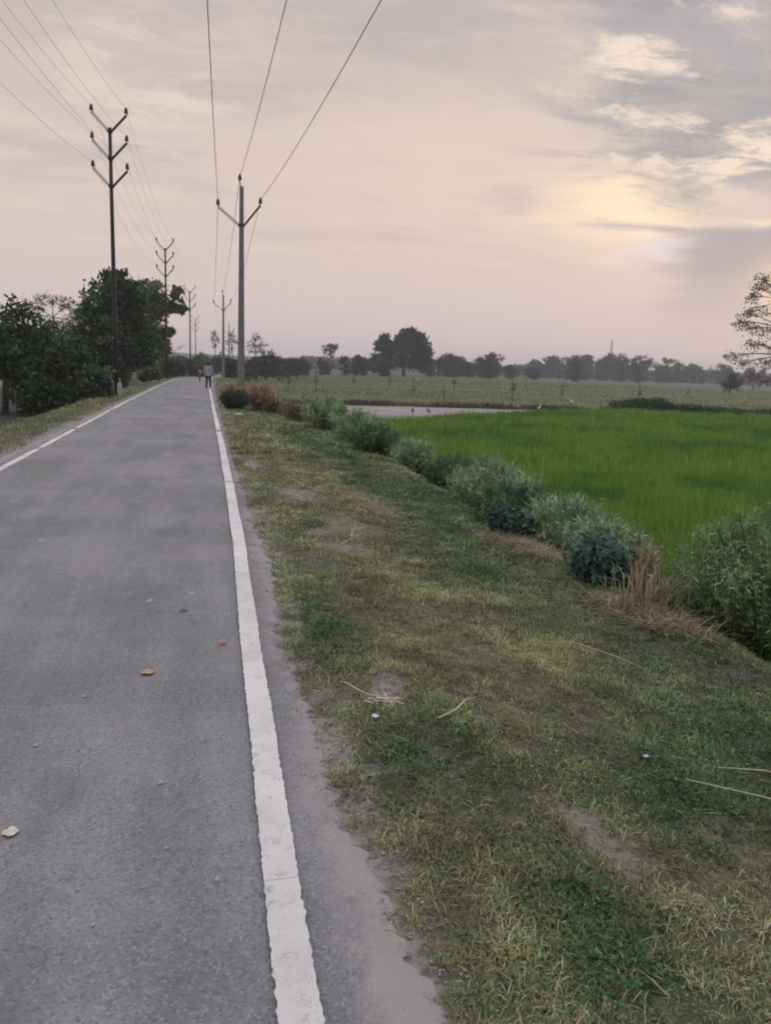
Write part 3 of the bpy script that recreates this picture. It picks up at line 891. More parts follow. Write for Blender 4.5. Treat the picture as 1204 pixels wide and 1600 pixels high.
make_tree('roadside_tree', 'yellower green tall tree by the second dark steel pole with branches reaching toward the road', 'tree', gl(-6.4, 92),
          [(0, 0, -.4, .34), (0, 0, 2, .28), (.1, 0, 4, .22), (.3, 0, 6.5, .16), (.4, 0, 9, .08)],
          [(.2, 0, 10.2, 1.5, 1.5, 1.3), (1.0, 0, 8.6, 1.3, 1.4, 1.3), (-1.0, 0, 8.6, 1.8, 1.6, 1.6), (-.2, 0, 6.6, 1.8, 1.6, 1.3), (.9, 0, 5.0, 1.3, 1.3, 1.2), (-1.1, 0, 4.2, 1.4, 1.4, 1.2), (.1, 0, 2.9, 1.5, 1.4, 1.1), (3.0, -.2, 10.1, .7, .7, .9, .35), (3.3, -.2, 8.7, .8, .8, .6, .35), (2.4, 0, 8.7, .6, .6, .7, .4), (2.1, 0, 5.9, .65, .6, .5, .45), (1.7, 0, 4.0, .6, .6, .6, .5)],
          .33, MG, clumps=40, per=44, spread=.18, aspect=.6)
make_tree('feathery_tree', 'thin topped feathery tree showing above the dark bushes on the left', 'tree', gl(-13.2, 74),
          [(0, 0, -.4, .2), (.2, 0, 3, .15), (0, 0, 6, .08)],
          [(0, 0, 7.6, 1.6, 1.5, .7, .8), (1.2, 0, 7.0, 1.0, 1.2, .7, .7), (-1.4, 0, 6.8, 1.2, 1.2, .8, .8), (0, 0, 5.5, 2.2, 1.8, 1.2), (2.0, 0, 5.6, 1.2, 1.2, .9)],
          .16, [(.035, .05, .028), (.045, .058, .035)], clumps=22, per=26, spread=.15, bark='pale_bark')
for (x, y, s, lab) in ((-19, 60, .9, 'dark green tree cut off by the left photo edge behind the bushes'), (-10.6, 66, .8, 'dark tree filling the gap between the left bushes and the tall tree')):
    make_tree('field_tree', lab, 'tree', gl(x, y), [(0, 0, -.4, .2), (0, 0, 2, .16), (.1, 0, 4.4, .08)],
              [(0, 0, 5.4 * s, 1.8, 1.6, 1.3), (1.6, 0, 4.4 * s, 1.5, 1.5, 1.2), (-1.6, 0, 4.3 * s, 1.6, 1.5, 1.2), (0, 0, 3 * s, 2.2, 1.6, 1.2)],
              .27, DG, clumps=30, per=44, spread=.19, aspect=.6)
# saplings and undergrowth further along the left verge
for (x, y, hh, w, cs, lab) in ((-4.5, 104, 3.0, 1.6, DG, 'dark leafy shrub at the left verge just past the second dark steel pole'),
                               (-5.6, 118, 3.6, 2.2, MG, 'green shrub at the left verge behind the darker leafy shrub'),
                               (-3.9, 134, 3.4, 2.0, HZ, 'greyish green shrub by the foot of the third dark steel pole'),
                               (-2.2, 152, 3.8, 2.4, DG, 'dark bushy shrub where the left verge meets the end of the road'),
                               (-9.0, 128, 4.2, 2.6, HZ, 'wide pale green shrub behind the verge shrubs on the left'),
                               (-5.4, 76, 1.6, .9, MG, 'small verge shrub between the two nearest dark steel poles')):
    make_tree('roadside_shrub', lab, 'shrub', gl(x, y), [(0, 0, -.2, .10), (0, 0, hh * .3, .08), (.1, 0, hh * .6, .04)],
              [(0, 0, hh * .7, w * .6, w * .6, hh * .28), (w * .5, 0, hh * .45, w * .55, w * .5, hh * .3), (-w * .5, 0, hh * .5, w * .55, w * .5, hh * .3), (0, 0, hh * .25, w * .8, w * .6, hh * .22)],
              .3, cs, clumps=20, per=34, spread=.2, aspect=.6)
make_tree('bare_tree', 'thin twiggy half bare tree above the shrubs on the left side', 'tree', gl(-5.6, 140),
          [(0, 0, -.4, .12), (0, 0, 3, .09), (0, 0, 5, .05)],
          [(-.8, 0, 5.6, .9, .9, 1.0, .6), (.8, 0, 5.8, .9, .9, 1.0, .6), (0, 0, 4.6, 1.4, 1.2, .9, .6)], .14, [(.10, .09, .075), (.08, .08, .06)], clumps=14, per=7, spread=.2, bark='pale_bark', twig=.025)
# end of the road
for (x, y, hh, w, cs, lab) in ((1.9, 222, 12.6, 1.5, HZ, 'tall thin tree with small top crown where the road disappears'),
                               (6.0, 205, 11.2, 2.0, HZ, 'thin tall tree rising between the two farther concrete poles'),
                               (9.2, 158, 9.4, 2.2, HZ, 'loose open crowned tree right of the nearest concrete pole')):
    make_tree('thin_tree', lab, 'tree', gl(x, y), [(0, 0, -.5, .18), (.1, 0, hh * .4, .13), (0, .1, hh * .75, .07), (0, 0, hh * .9, .03)],
              [(0, 0, hh * .9, w * .55, w * .6, hh * .09, .8), (w * .4, 0, hh * .78, w * .45, w * .5, hh * .09, .7), (-w * .4, 0, hh * .76, w * .4, w * .5, hh * .1, .6), (0, 0, hh * .62, w * .5, w * .5, hh * .08, .5)],
              0.34, cs, clumps=16, per=12, spread=.28, bark='pale_bark', twig=.03)
for (x, y, hh, w, cs, lab) in ((3.2, 178, 5.4, 3.0, HZ, 'rounded hazy bush closing the far end of the road'),
                               (-1.5, 186, 5.6, 3.2, DG, 'dark rounded tree standing left of the far road end'),
                               (3.9, 128, 3.0, 1.6, [(.055, .075, .024), (.045, .065, .024)], 'yellow green bush left of the second concrete pole'),
                               (7.4, 160, 4.6, 2.6, DG, 'dark bush just right of the second concrete pole'),
                               (10.8, 152, 5.6, 3.0, HZ, 'dark hazy tree mass below the loose open crowned tree'),
                               (15.0, 170, 5.0, 3.2, HZ, 'low hazy tree next to the loose open crowned tree'),
                               (21.0, 190, 5.2, 3.6, HZ, 'low hazy tree at the field end of the roadside group')):
    make_tree('hazy_tree', lab, 'tree', gl(x, y), [(0, 0, -.4, .16), (0, 0, hh * .3, .12), (.1, 0, hh * .6, .06)],
              [(0, 0, hh * .75, w * .6, w * .6, hh * .25), (w * .5, 0, hh * .5, w * .5, w * .5, hh * .28), (-w * .5, 0, hh * .52, w * .5, w * .5, hh * .28), (0, 0, hh * .28, w * .85, w * .6, hh * .22)],
              .42, cs, clumps=22, per=30, spread=.2, aspect=.6)
# the big round tree in the middle of the fields
make_tree('big_tree', 'big dark round crowned tree standing alone in front of the far tree line', 'tree', gl(62.5, 250),
          [(.4, 0, -.4, .7), (.3, 0, 2.5, .6), (0, 0, 5, .45), (.6, 0, 8.5, .25)],
          [(2.0, 0, 13.2, 2.6, 3, 2.2), (4.6, 0, 11.6, 3.0, 3.4, 2.6), (-.6, 0, 11.6, 2.4, 3, 2.4, .8), (6.9, 0, 9.2, 2.3, 3, 2.3), (2.6, 0, 9.0, 5.0, 4.5, 3.0), (7.3, 0, 6.6, 2.2, 3, 2.0), (-6.3, 0, 11.0, 2.0, 2.4, 2.3, .6), (-8.2, 0, 8.9, 1.5, 2.2, 1.9, .5), (-4.8, 0, 8.6, 2.5, 2.6, 2.2, .8), (-2.8, 0, 9.6, 2.2, 2.6, 2.0, .8), (-8.0, 0, 5.2, 2.4, 3, 1.9), (-.6, 0, 5.6, 3.4, 3.5, 2.2), (5.0, 0, 4.6, 3.8, 3.5, 1.7), (-4.4, 0, 4.0, 2.6, 2.6, 1.7)],
          .80, [(.016, .027, .016), (.020, .032, .018), (.024, .036, .02)], clumps=44, per=36, spread=.18, aspect=.6, twig=.06)
make_tree('thin_tree', 'slender fan shaped tree sticking up from the low trees left of the big tree', 'tree', gl(36.0, 236),
          [(0, 0, -.4, .2), (0, 0, 4, .15), (.2, 0, 6.5, .08)],
          [(-1.4, 0, 7.6, 1.1, 1.2, 1.4, .7), (.2, 0, 8.3, 1.1, 1.2, 1.3, .7), (1.7, 0, 8.0, 1.2, 1.2, 1.5, .7), (0, 0, 6.2, 1.5, 1.5, 1.2, .6)],
          .5, HZ, clumps=16, per=18, spread=.2, bark='pale_bark', twig=.05)

# far tree line: one tree of each sort, then copies
def sort_a(h, w, k, cols, per, lab, solid=.5):
    L = []
    for i in range(k):
        a = i / k * 6.283 + random.random()
        r = w * random.uniform(.25, .6)
        L.append((math.cos(a) * r, math.sin(a) * r, h * random.uniform(.42, .8), w * random.uniform(.35, .55), w * .45, h * random.uniform(.13, .2)))
    L.append((0, 0, h * .85, w * .4, w * .4, h * .13)); L.append((0, 0, h * .25, w * .75, w * .5, h * .2)); L.append((w * .3, 0, h * .15, w * .6, w * .5, h * .15))
    return dict(trunk=[(0, 0, -.6, h * .025), (.1, 0, h * .3, h * .02), (0, 0, h * .6, h * .012)], lobes=L, per=per, solid=solid)


FAR_GROUP = 'trees of the far tree line'
FAR_LABEL = 'hazy grey tree within the far tree line across the fields'
sorts = []
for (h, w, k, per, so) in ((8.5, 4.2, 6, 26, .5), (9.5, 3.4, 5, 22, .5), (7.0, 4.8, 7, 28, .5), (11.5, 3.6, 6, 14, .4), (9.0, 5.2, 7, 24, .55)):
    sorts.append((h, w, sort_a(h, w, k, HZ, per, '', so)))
# (u along the tree line: metres sideways, metres away, wanted height, sort)
far_spots = []
rs = random.Random(11)
for (x0, x1, y0, h0, h1, st) in ((24, 52, 232, 4.0, 6.2, 3.4), (76, 100, 268, 4.8, 8.4, 4.0), (100, 134, 310, 4.6, 8.6, 4.8), (134, 190, 375, 5.0, 9.5, 5.4), (190, 292, 425, 7.5, 15.5, 6.2), (292, 420, 425, 6.5, 13.0, 7.5)):
    x = x0
    while x < x1:
        far_spots.append((x, y0 + rs.uniform(-12, 12), rs.uniform(h0, h1))); x += st * rs.uniform(.7, 1.25)
protos = [None] * 5
for i, (x, y, h) in enumerate(far_spots):
    k = rs.randrange(5); H0, W0, S = sorts[k]
    if protos[k] is None:
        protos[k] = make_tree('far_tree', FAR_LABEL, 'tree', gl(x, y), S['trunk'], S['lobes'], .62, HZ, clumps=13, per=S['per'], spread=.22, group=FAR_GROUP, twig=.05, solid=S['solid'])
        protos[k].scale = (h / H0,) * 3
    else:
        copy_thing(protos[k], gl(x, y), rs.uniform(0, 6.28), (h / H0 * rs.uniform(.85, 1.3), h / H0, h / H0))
# trees that stand out from the line
for (x, y, hh, w, lab, cs) in ((188.5, 332, 13.6, 3.0, 'tall dark upright tree standing out of the far tree line right of centre', DG),
                               (205, 345, 13.8, 4.2, 'tallest loose crowned tree of the far line left of the mast', HZ),
                               (139, 280, 9.4, 2.4, 'dark narrow tree in front of the far line near the straw heap', DG),
                               (97, 262, 9.6, 4.5, 'wide rounded tree in the far line right of the big round tree', HZ)):
    make_tree('tall_tree', lab, 'tree', gl(x, y), [(0, 0, -.5, .3), (0, 0, hh * .4, .25), (.2, 0, hh * .75, .1)],
              [(0, 0, hh * .86, w * .6, w * .6, hh * .13, .8), (w * .55, 0, hh * .72, w * .55, w * .5, hh * .14, .8), (-w * .5, 0, hh * .66, w * .5, w * .5, hh * .14, .8), (0, 0, hh * .5, w * .7, w * .6, hh * .16), (0, 0, hh * .3, w * .7, w * .6, hh * .18), (0, 0, hh * .12, w * .7, w * .6, hh * .13)],
              .60, cs, clumps=18, per=22, spread=.22, twig=.05)


def far_woods():
    n = 30000
    x = -60 + 720 * rng.random(n)
    y = 500 + 40 * rng.random(n)
    top = 3.0 + 6.0 * fbm(x * .05, y * 0 + 1, 131) + 3.0 * fbm(x * .3, y * .1, 132) - np.where(x < 60, 2.5, 0)
    z = -.6 + top * rng.random(n) ** .7
    P = np.stack([x, y, z], 1)
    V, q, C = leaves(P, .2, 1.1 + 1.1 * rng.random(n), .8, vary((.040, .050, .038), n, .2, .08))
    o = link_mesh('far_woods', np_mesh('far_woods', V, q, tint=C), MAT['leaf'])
    tag(o, 'continuous grey green wood closing the horizon behind the far trees', 'woods', kind='stuff')


far_woods()

# right edge: open sparse tree in the fields
make_tree('sparse_tree', 'open sparse leaved tree at the right edge of the photo against the glow', 'tree', (49.4, 59, gz(49.4, 59) + .0),
          [(0, 0, -.3, .19), (-.1, 0, 2.2, .16), (-.4, 0, 4.5, .13), (-.9, 0, 6.8, .09), (-1.6, 0, 9.2, .05)],
          [(-3.5, 0, 10.9, .8, .8, .55), (-2.6, 0, 10.3, 1.0, .9, .6), (-3.9, 0, 10.2, .7, .7, .4), (-1.0, 0, 9.3, 1.1, .9, .7), (-4.2, 0, 9.4, .7, .7, .5), (-4.9, 0, 8.0, .8, .8, .5), (-3.6, 0, 8.3, 1.0, .9, .6), (-2.0, 0, 8.0, 1.2, 1, .7), (-5.3, 0, 7.2, .7, .7, .45), (-4.2, 0, 6.7, 1.0, .8, .5), (-2.8, 0, 6.6, 1.1, 1, .6), (-1.0, 0, 6.6, 1.2, 1, .8), (-3.4, 0, 5.5, 1.0, 1, .5), (-1.8, 0, 5.2, 1.2, 1, .7), (-5.2, 0, 4.4, .9, .7, .45), (-4.0, 0, 3.9, 1.0, .8, .5), (-2.5, 0, 3.9, 1.2, 1, .6), (-.6, 0, 4.4, 1.4, 1, .9), (-3.6, 0, 2.8, 1.1, .8, .5), (-2.0, 0, 2.4, 1.2, .9, .6)],
          .20, [(.22, .18, .165), (.17, .145, .125), (.14, .135, .10)], clumps=14, per=10, spread=.26, twig=.018, bark='pale_bark', droop=.4)
make_tree('field_tree', 'dark rounded bush below the open sparse tree at right', 'shrub', gl(105, 141),
          [(0, 0, -.2, .16), (0, 0, 1.2, .12), (0, 0, 2.4, .06)],
          [(0, 0, 2.9, 1.4, 1.4, 1.1), (1.6, 0, 2.1, 1.4, 1.2, 1.0), (.2, 0, 1.2, 1.8, 1.4, 1.0), (-1.2, 0, 1.9, 1.0, 1.2, .9)], .35, DG, clumps=18, per=26, spread=.2)

# saplings in the fallow field
sap_spots = [(445, 600, 72, 1.7), (487, 598, 70, 2.0), (637, 606, 60, 1.5), (684, 611, 57, 1.2), (790, 612, 60, 2.1), (700, 598, 86, 2.0), (866, 615, 60, 1.6), (985, 622, 62, 1.9), (1060, 616, 84, 1.6), (600, 598, 92, 1.8), (545, 598, 88, 1.6)]
SAP_LABEL = 'thin young sapling planted in the fallow field beyond the bund'
sap = None
for i, (u, v, y, h) in enumerate(sap_spots):
    xx = y * math.tan(math.atan((u - 602) / 1200) + math.radians(13.2)) * 1.0
    if sap is None:
        sap = make_tree('sapling', SAP_LABEL, 'sapling', gl(xx, y), [(0, 0, -.1, .03), (0, 0, .8, .022), (.03, 0, 1.7, .012)],
                        [(0, 0, 1.55, .22, .22, .35), (.1, 0, 1.1, .25, .22, .25), (-.1, 0, .8, .22, .22, .2, .7)], .10, [(.10, .12, .07), (.12, .14, .08)], clumps=9, per=7, spread=.34, twig=.005, group='saplings of the fallow field')
        sap.scale = (h / 1.9,) * 3
    else:
        copy_thing(sap, gl(xx, y), rs.uniform(0, 6), (h / 1.9 * rs.uniform(.8, 1.5), h / 1.9, h / 1.9))

# low hedge along the right part of the bund
n = 30000
x = 25.2 + 22 * rng.random(n); top = .38 + .60 * fbm(x * .55, x * 0, 141) + .35 * np.exp(-((x - 27.2) / 1.6) ** 2) + .25 * smooth(33, 40, x)
y = 45.2 - .33 * (x - 25) * .9 + rng.normal(0, .35, n)
P = np.stack([x, y, FZ - .05 + top * rng.random(n) ** .6], 1)
V, q, C = leaves(P, .3, .08 + .10 * rng.random(n), .5, vary((.065, .115, .058), n, .28, .1))
tag(link_mesh('hedge', np_mesh('hedge', V, q, tint=C), MAT['leaf']), 'low dark green hedge along the far side of the paddy at right', 'hedge')


STEM = {'bark': (.055, .045, .038), 'straw_stem': (.22, .17, .11), 'green_stem': (.07, .09, .045)}
# verge bushes: stems that arch out from the foot and carry small leaves
def make_bush(name, label, loc, rx, ry, h, n_stem, per, leaf, cols, sprays=0, aspect=.3, cat='bush', stemcol='bark', arch=1.0, up=0.1, blade=False, jit=.05, leafname='foliage'):
    root = thing(name, label, cat, loc)
    mb = MB(); Ps, Cs, Ss = [], [], []; SP, SC_ = [], []
    for i in range(n_stem):
        a = rs.uniform(0, 6.283); r = math.sqrt(rs.random())
        bx, by = math.cos(a) * r * rx * .45, math.sin(a) * r * ry * .45
        hh = h * rs.uniform(.55, 1.0) * (1 - .35 * r * r)
        ex, ey = math.cos(a) * r * rx * rs.uniform(.7, 1.15), math.sin(a) * r * ry * rs.uniform(.7, 1.15)
        e = Vector((ex, ey, hh * (1 - .12 * arch))); m_ = Vector((bx + (ex - bx) * .35, by + (ey - by) * .35, hh * .75))
        path = bez((bx, by, -.06), m_, e, 6)
        if i % 3 == 0: mb.tube(path, [.008, .007, .006, .005, .004, .002], 5, cap=False)
        t = rng.random(per) ** .7; k = np.array([[p.x, p.y, p.z] for p in path])
        f = t * 5; i0 = np.minimum(f.astype(int), 4); w = (f - i0)[:, None]
        pts = k[i0] * (1 - w) + k[i0 + 1] * w + rng.normal(0, jit, (per, 3)) * (.5 + t[:, None])
        base = np.asarray(cols[rs.randrange(len(cols))]) * math.exp(rs.gauss(0, .22))
        if sprays:
            tt = .35 + .65 * rng.random(sprays); ff = np.minimum(tt * 5, 4.999); i1 = ff.astype(int); w1 = (ff - i1)[:, None]
            SP.append(k[i1] * (1 - w1) + k[i1 + 1] * w1); SC_.append(np.tile(base * 1.12, (sprays, 1)))
        Ps.append(pts); Cs.append(np.tile(base, (per, 1)) * np.exp(rng.normal(0, .18, (per, 1)))); Ss.append(leaf * (.5 + rng.random(per)))
    P, C, S = np.concatenate(Ps), np.clip(np.concatenate(Cs), .004, .6), np.concatenate(Ss)
    pl = Pile()
    if mb.v:
        sv = np.array([tuple(p) for p in mb.v], np.float32); pl.add(sv, np.array(mb.f, np.int32), None, np.tile(np.array(STEM[stemcol]), (len(sv), 1)))
    if blade:
        n = len(P)
        V, q, tr, C5 = blades(P, np.arctan2(P[:, 1], P[:, 0]) + rng.normal(0, .9, n), np.clip(rng.normal(.6, .35, n), .05, 1.5), S, S * aspect, C, C * 1.2, .7)
        pl.add(V, q, tr, C5); pl.build(leafname, MAT['blade'], root)
    else:
        V, q, C4 = leaves(P, up, S, aspect, C)
        pl.add(V, q, None, C4)
        if sprays:                                   # fine feathery shoots
            B = np.concatenate(SP); n = len(B); cc = np.clip(np.concatenate(SC_) * np.exp(rng.normal(0, .2, (n, 1))), .01, .6)
            V, q, tr, C5 = blades(B, np.arctan2(B[:, 1], B[:, 0]) + rng.normal(0, .8, n), np.clip(rng.normal(.65, .4, n), .05, 1.6), leaf * (1.3 + 2.2 * rng.random(n)), leaf * .10 * np.ones(n), cc, cc * 1.15, .6)
            pl.add(V, q, tr, C5)
        pl.build(leafname, MAT['leaf'], root)
    return root


GG = [(.235, .32, .19), (.185, .275, .155), (.30, .37, .23), (.13, .20, .11)]     # grey green weeds
G2 = [(.085, .150, .075), (.065, .120, .062), (.11, .175, .085)]
BR = [(.33, .215, .165), (.27, .18, .14), (.38, .27, .20)]                             # reddish dry brush
ST = [(.30, .235, .15), (.24, .185, .12), (.34, .28, .19)]

make_bush('shrub', 'small dark green shrub on the road edge in front of the nearest concrete pole', gl(.98, 29.2), .60, .6, .80, 60, 60, .10, [(.035, .06, .032), (.045, .072, .036), (.06, .085, .05)], 10, .4, cat='shrub')
make_bush('dry_bush', 'reddish brown dry brush right beside the foot of the nearest concrete pole', gl(1.98, 29.6), .62, .6, 1.15, 70, 60, .11, BR, 14, .3, cat='bush', stemcol='straw_stem')
make_bush('dry_bush', 'smaller pinkish dry brush behind the dark green shrub at the road edge', gl(1.15, 36.0), .75, .7, .95, 40, 45, .12, BR + ST[:1], 14, .3, cat='bush', stemcol='straw_stem')
make_bush('weed_clump', 'brown green weeds between the reddish dry brush and the bush row', gl(2.85, 25.5), .7, .9, .75, 50, 50, .09, [(.19, .17, .11), (.12, .135, .08), (.23, .19, .14)], 14, .3, cat='weeds', stemcol='straw_stem')
make_bush('weed_clump', 'low dark weeds at the foot of the reddish dry brush', gl(2.55, 28.6), .6, .6, .5, 40, 40, .09, [(.05, .065, .035), (.08, .075, .05)], 10, .35, cat='weeds')
# row of bushes along the foot of the verge
row = [(3.35, 22.3, .75, 1.3, .95, 'light grey green bush at the far end of the row beside the bare plot', GG),
       (3.75, 19.2, .75, 1.3, .95, 'feathery grey green bush second from the far end of the bush row', GG),
       (3.55, 16.6, .62, 1.1, .78, 'darker green bush in the row where the paddy begins', G2 + GG[:1]),
       (3.95, 14.6, .45, .9, .65, 'thin tapering weed tuft ending the far group of bushes', GG),
       (4.0, 12.2, .50, .8, .62, 'dark leafy low bush at the paddy edge left of the pale sedge bush', G2),
       (4.0, 10.5, .62, .9, .82, 'pale feathery sedge bush halfway along the paddy edge', GG),
       (3.85, 9.2, .60, .8, .68, 'bushy grey green clump in front of the pale sedge bush', GG + G2),
       (4.05, 8.0, .62, .75, .72, 'rounded grey green clump behind the dry straw heap', GG),
       (3.95, 6.9, .45, .6, .58, 'soft grey green clump behind the broad leaved plant', GG)]
for (x, y, rx, ry, h, lab, cs) in row:
    make_bush('bush', lab, gl(x, y), rx * .98, ry * .92, h * 1.02 + .07, 150, 85, .050 + .0018 * y, cs, 28, .20, stemcol='green_stem', jit=.04)
make_bush('bush', 'big pale green feathery bush at the right edge, nearest and largest of the row', gl(4.35, 5.0), .88, .88, 1.48, 330, 110, .050, [(.20, .28, .135), (.155, .235, .11), (.26, .33, .175), (.10, .165, .08)], 40, .22, stemcol='green_stem', jit=.035)
make_bush('bush', 'dark lower bush spilling over the verge at the right edge below the big pale bush', gl(4.25, 3.95), .62, .6, .72, 110, 80, .055, [(.06, .105, .055), (.048, .082, .046), (.08, .125, .062)], 10, .35, stemcol='green_stem', jit=.04)
# broad leaved plant, bluish green
make_bush('leafy_plant', 'bluish green broad leaved plant beside the dry grass tuft', gl(3.50, 6.15), .36, .42, .46, 34, 34, .085, [(.045, .095, .070), (.035, .075, .056), (.06, .12, .085)], 0, .55, cat='plant', stemcol='green_stem', up=.55, jit=.05)
make_bush('leafy_plant', 'second bluish green broad leaved plant by the dry straw heap', gl(3.35, 8.05), .26, .36, .36, 24, 30, .075, [(.04, .08, .058), (.032, .065, .05)], 0, .55, cat='plant', stemcol='green_stem', up=.55, jit=.05)
# dry grass
make_bush('dry_grass_tuft', 'upright straw coloured dry grass tuft left of the big pale bush', gl(3.34, 5.25), .32, .48, .36, 30, 9, .19, [(.30, .25, .18), (.24, .19, .14), (.36, .30, .22)], 0, .05, cat='dry grass', stemcol='straw_stem', blade=True, jit=.03, leafname='blades')
make_bush('dry_grass_tuft', 'thin leaning straw tuft behind the bluish broad leaved plant', gl(3.72, 5.85), .14, .16, .55, 26, 10, .22, ST, 0, .035, cat='dry grass', stemcol='straw_stem', blade=True, jit=.02, leafname='blades')


def straw_heap(label, cx, cy, rx, ry, h, n, cols, ang):
    root = thing('straw_heap', label, 'straw', gl(cx, cy))
    a = rng.random(n) * 6.283; r = np.sqrt(rng.random(n))
    x, y = np.cos(a) * r * rx, np.sin(a) * r * ry
    ca, sa = math.cos(ang), math.sin(ang); X, Y = x * ca - y * sa, x * sa + y * ca
    z0 = terrain(X + cx, Y + cy) - gz(cx, cy)
    z = z0 + h * (1 - r ** 2) * rng.random(n) + .012
    P = np.stack([X, Y, z], 1)
    col = np.asarray(cols)[rng.integers(0, len(cols), n)] * np.exp(rng.normal(0, .22, (n, 1)))
    V, q, tr, C = blades(P, ang + rng.normal(0, .9, n) + math.pi * (rng.random(n) < .5), np.clip(rng.normal(1.42, .16, n), .6, 1.65), .10 + .28 * rng.random(n) ** 2, np.full(n, .0045) * (.6 + rng.random(n)), col, col * 1.1, .12)
    link_mesh('stalks', np_mesh('stalks', V, q, tr, C), MAT['blade'], root)


straw_heap('flattened pinkish straw heap under the upright dry grass tuft', 3.22, 5.0, .26, .62, .05, 1000, ST + [(.36, .27, .20)], math.radians(15))
straw_heap('flattened reddish straw heap in front of the rounded grey green clump', 3.18, 7.35, .15, .78, .05, 900, ST + [(.36, .27, .20)], math.radians(12))
straw_heap('pale dry grass heap in the middle of the right verge', 1.9, 9.6, .22, .9, .05, 800, ST, math.radians(8))


# ---------------------------------------------------------------- poles and wires
def insulator(mb, p, s=1.0):
    mb.tube([p, (p[0], p[1], p[2] + .10 * s)], .018 * s, 6)
    mb.lathe([(.03 * s, .08 * s), (.085 * s, .10 * s), (.10 * s, .14 * s), (.06 * s, .17 * s), (.085 * s, .20 * s), (.075 * s, .25 * s), (.05 * s, .29 * s), (.055 * s, .32 * s), (.02 * s, .35 * s)], p, 10)


def arm(root, a, b, w, m, name='arm', label=None):
    """angle iron from a to b"""
    a, b = Vector(a), Vector(b); d = (b - a); L_ = d.length; d.normalize()
    yv = Vector((0, 1, 0)); n = d.cross(yv).normalized()
    R_ = Matrix((d, yv, n)).transposed(); mb = MB()
    mb.box((a + b) / 2, (L_, .012, w), R_)
    mb.box((a + b) / 2 + yv * (w * .45) - n * (w * .44), (L_, w * .85, .012), R_)
    o = mb.build(name, m, root, smooth=False)
    if label: o['label'] = label
    return o


# right side: prestressed concrete poles with one V of arms and a pin on top
def make_concrete_pole(label, loc):
    root = thing('concrete_pole', label, 'utility pole', loc, group='concrete poles of the right hand line')
    mb = MB(); hgt = 11.62
    def sec(z, wx, wy): c = .22; return [(-wx * .5, -wy * .5 + wy * c, z), (-wx * .5 + wx * c, -wy * .5, z), (wx * .5 - wx * c, -wy * .5, z), (wx * .5, -wy * .5 + wy * c, z), (wx * .5, wy * .5 - wy * c, z), (wx * .5 - wx * c, wy * .5, z), (-wx * .5 + wx * c, wy * .5, z), (-wx * .5, wy * .5 - wy * c, z)]
    V = sec(-.4, .44, .34) + sec(1.0, .42, .32) + sec(6, .32, .25) + sec(hgt, .23, .19)
    F = [(i * 8 + j, i * 8 + (j + 1) % 8, (i + 1) * 8 + (j + 1) % 8, (i + 1) * 8 + j) for i in range(3) for j in range(8)] + [tuple(range(24, 32))]
    mb.add(V, F); mb.build('pole', MAT['concrete'], root, smooth=False)
    zj = 9.5
    arm(root, (-.14, 0, zj), (-1.32, 0, zj + .92), .16, MAT['galv'], label='pale grey left arm')
    arm(root, (.14, 0, zj), (1.07, 0, zj + 1.18), .11, MAT['dark_steel'], label='dark right arm')
    cl = MB(); cl.box((0, 0, zj), (.35, .30, .12)); cl.build('clamp', MAT['dark_steel'], root, smooth=False)
    br = MB(); br.tube([(-.02, 0, hgt - .25), (-.06, 0, hgt + .12), (-.10, 0, hgt + .28)], [.03, .028, .022], 6); br.build('top_bracket', MAT['dark_steel'], root)
    for p in ((-1.32, 0, zj + .90), (1.07, 0, zj + 1.16), (-.10, 0, hgt + .22)):
        m_ = MB(); insulator(m_, p, 1.3); m_.build('insulator', MAT['insulator'], root)
    return root


RP = [(1.92, 47.4, 0.0), (2.15, 115.0, -.54), (4.75, 184.0, -1.62)]
cp = make_concrete_pole('nearest and tallest looking concrete pole with V arms beside the reddish dry brush', RP[0])
copy_thing(cp, RP[1], -.02, 1.0, 'second concrete pole behind the nearest one, past the walking person')
copy_thing(cp, RP[2], -.03, 1.0, 'farthest small concrete pole beyond the second one')


def make_steel_pole(label, loc):
    root = thing('steel_pole', label, 'utility pole', loc, group='dark steel poles of the left hand line')
    hgt = 13.25
    mb = MB(); mb.tube([(0, 0, -.4), (0, 0, 4), (0, 0, 8.5), (0, 0, hgt)], [.125, .115, .10, .085], 10); mb.build('pole', MAT['dark_steel'], root)
    for k, zj in enumerate((13.08, 11.78, 10.44)):
        arm(root, (-.07, 0, zj), (-.86, 0, zj + .82), .15, MAT['galv'], label='pale grey left arm')
        arm(root, (.07, 0, zj), (.80, 0, zj + .82), .10, MAT['dark_steel'], label='dark right arm')
        cl = MB(); cl.box((0, 0, zj), (.24, .24, .13)); cl.build('clamp', MAT['dark_steel'], root, smooth=False)
        for p in ((-.86, 0, zj + .80), (.80, 0, zj + .80)):
            m_ = MB(); insulator(m_, p, 1.15); m_.build('insulator', MAT['insulator'], root)
    return root


LP = [(-4.77, 43.8, gz(-4.77, 43.8)), (-4.25, 86.0, -.22), (-2.75, 129.0, -.85), (-2.55, 171.0, -1.6)]
lp = make_steel_pole('nearest dark steel pole with three pairs of V arms in front of the tall tree', LP[0])
copy_thing(lp, LP[1], -.02, 1.0, 'second dark steel pole with three pairs of V arms by the yellower green tree')
copy_thing(lp, LP[2], -.04, 1.0, 'third dark steel pole farther along the left verge')
copy_thing(lp, LP[3], -.04, .9, 'farthest thin dark steel pole just right of the third one')


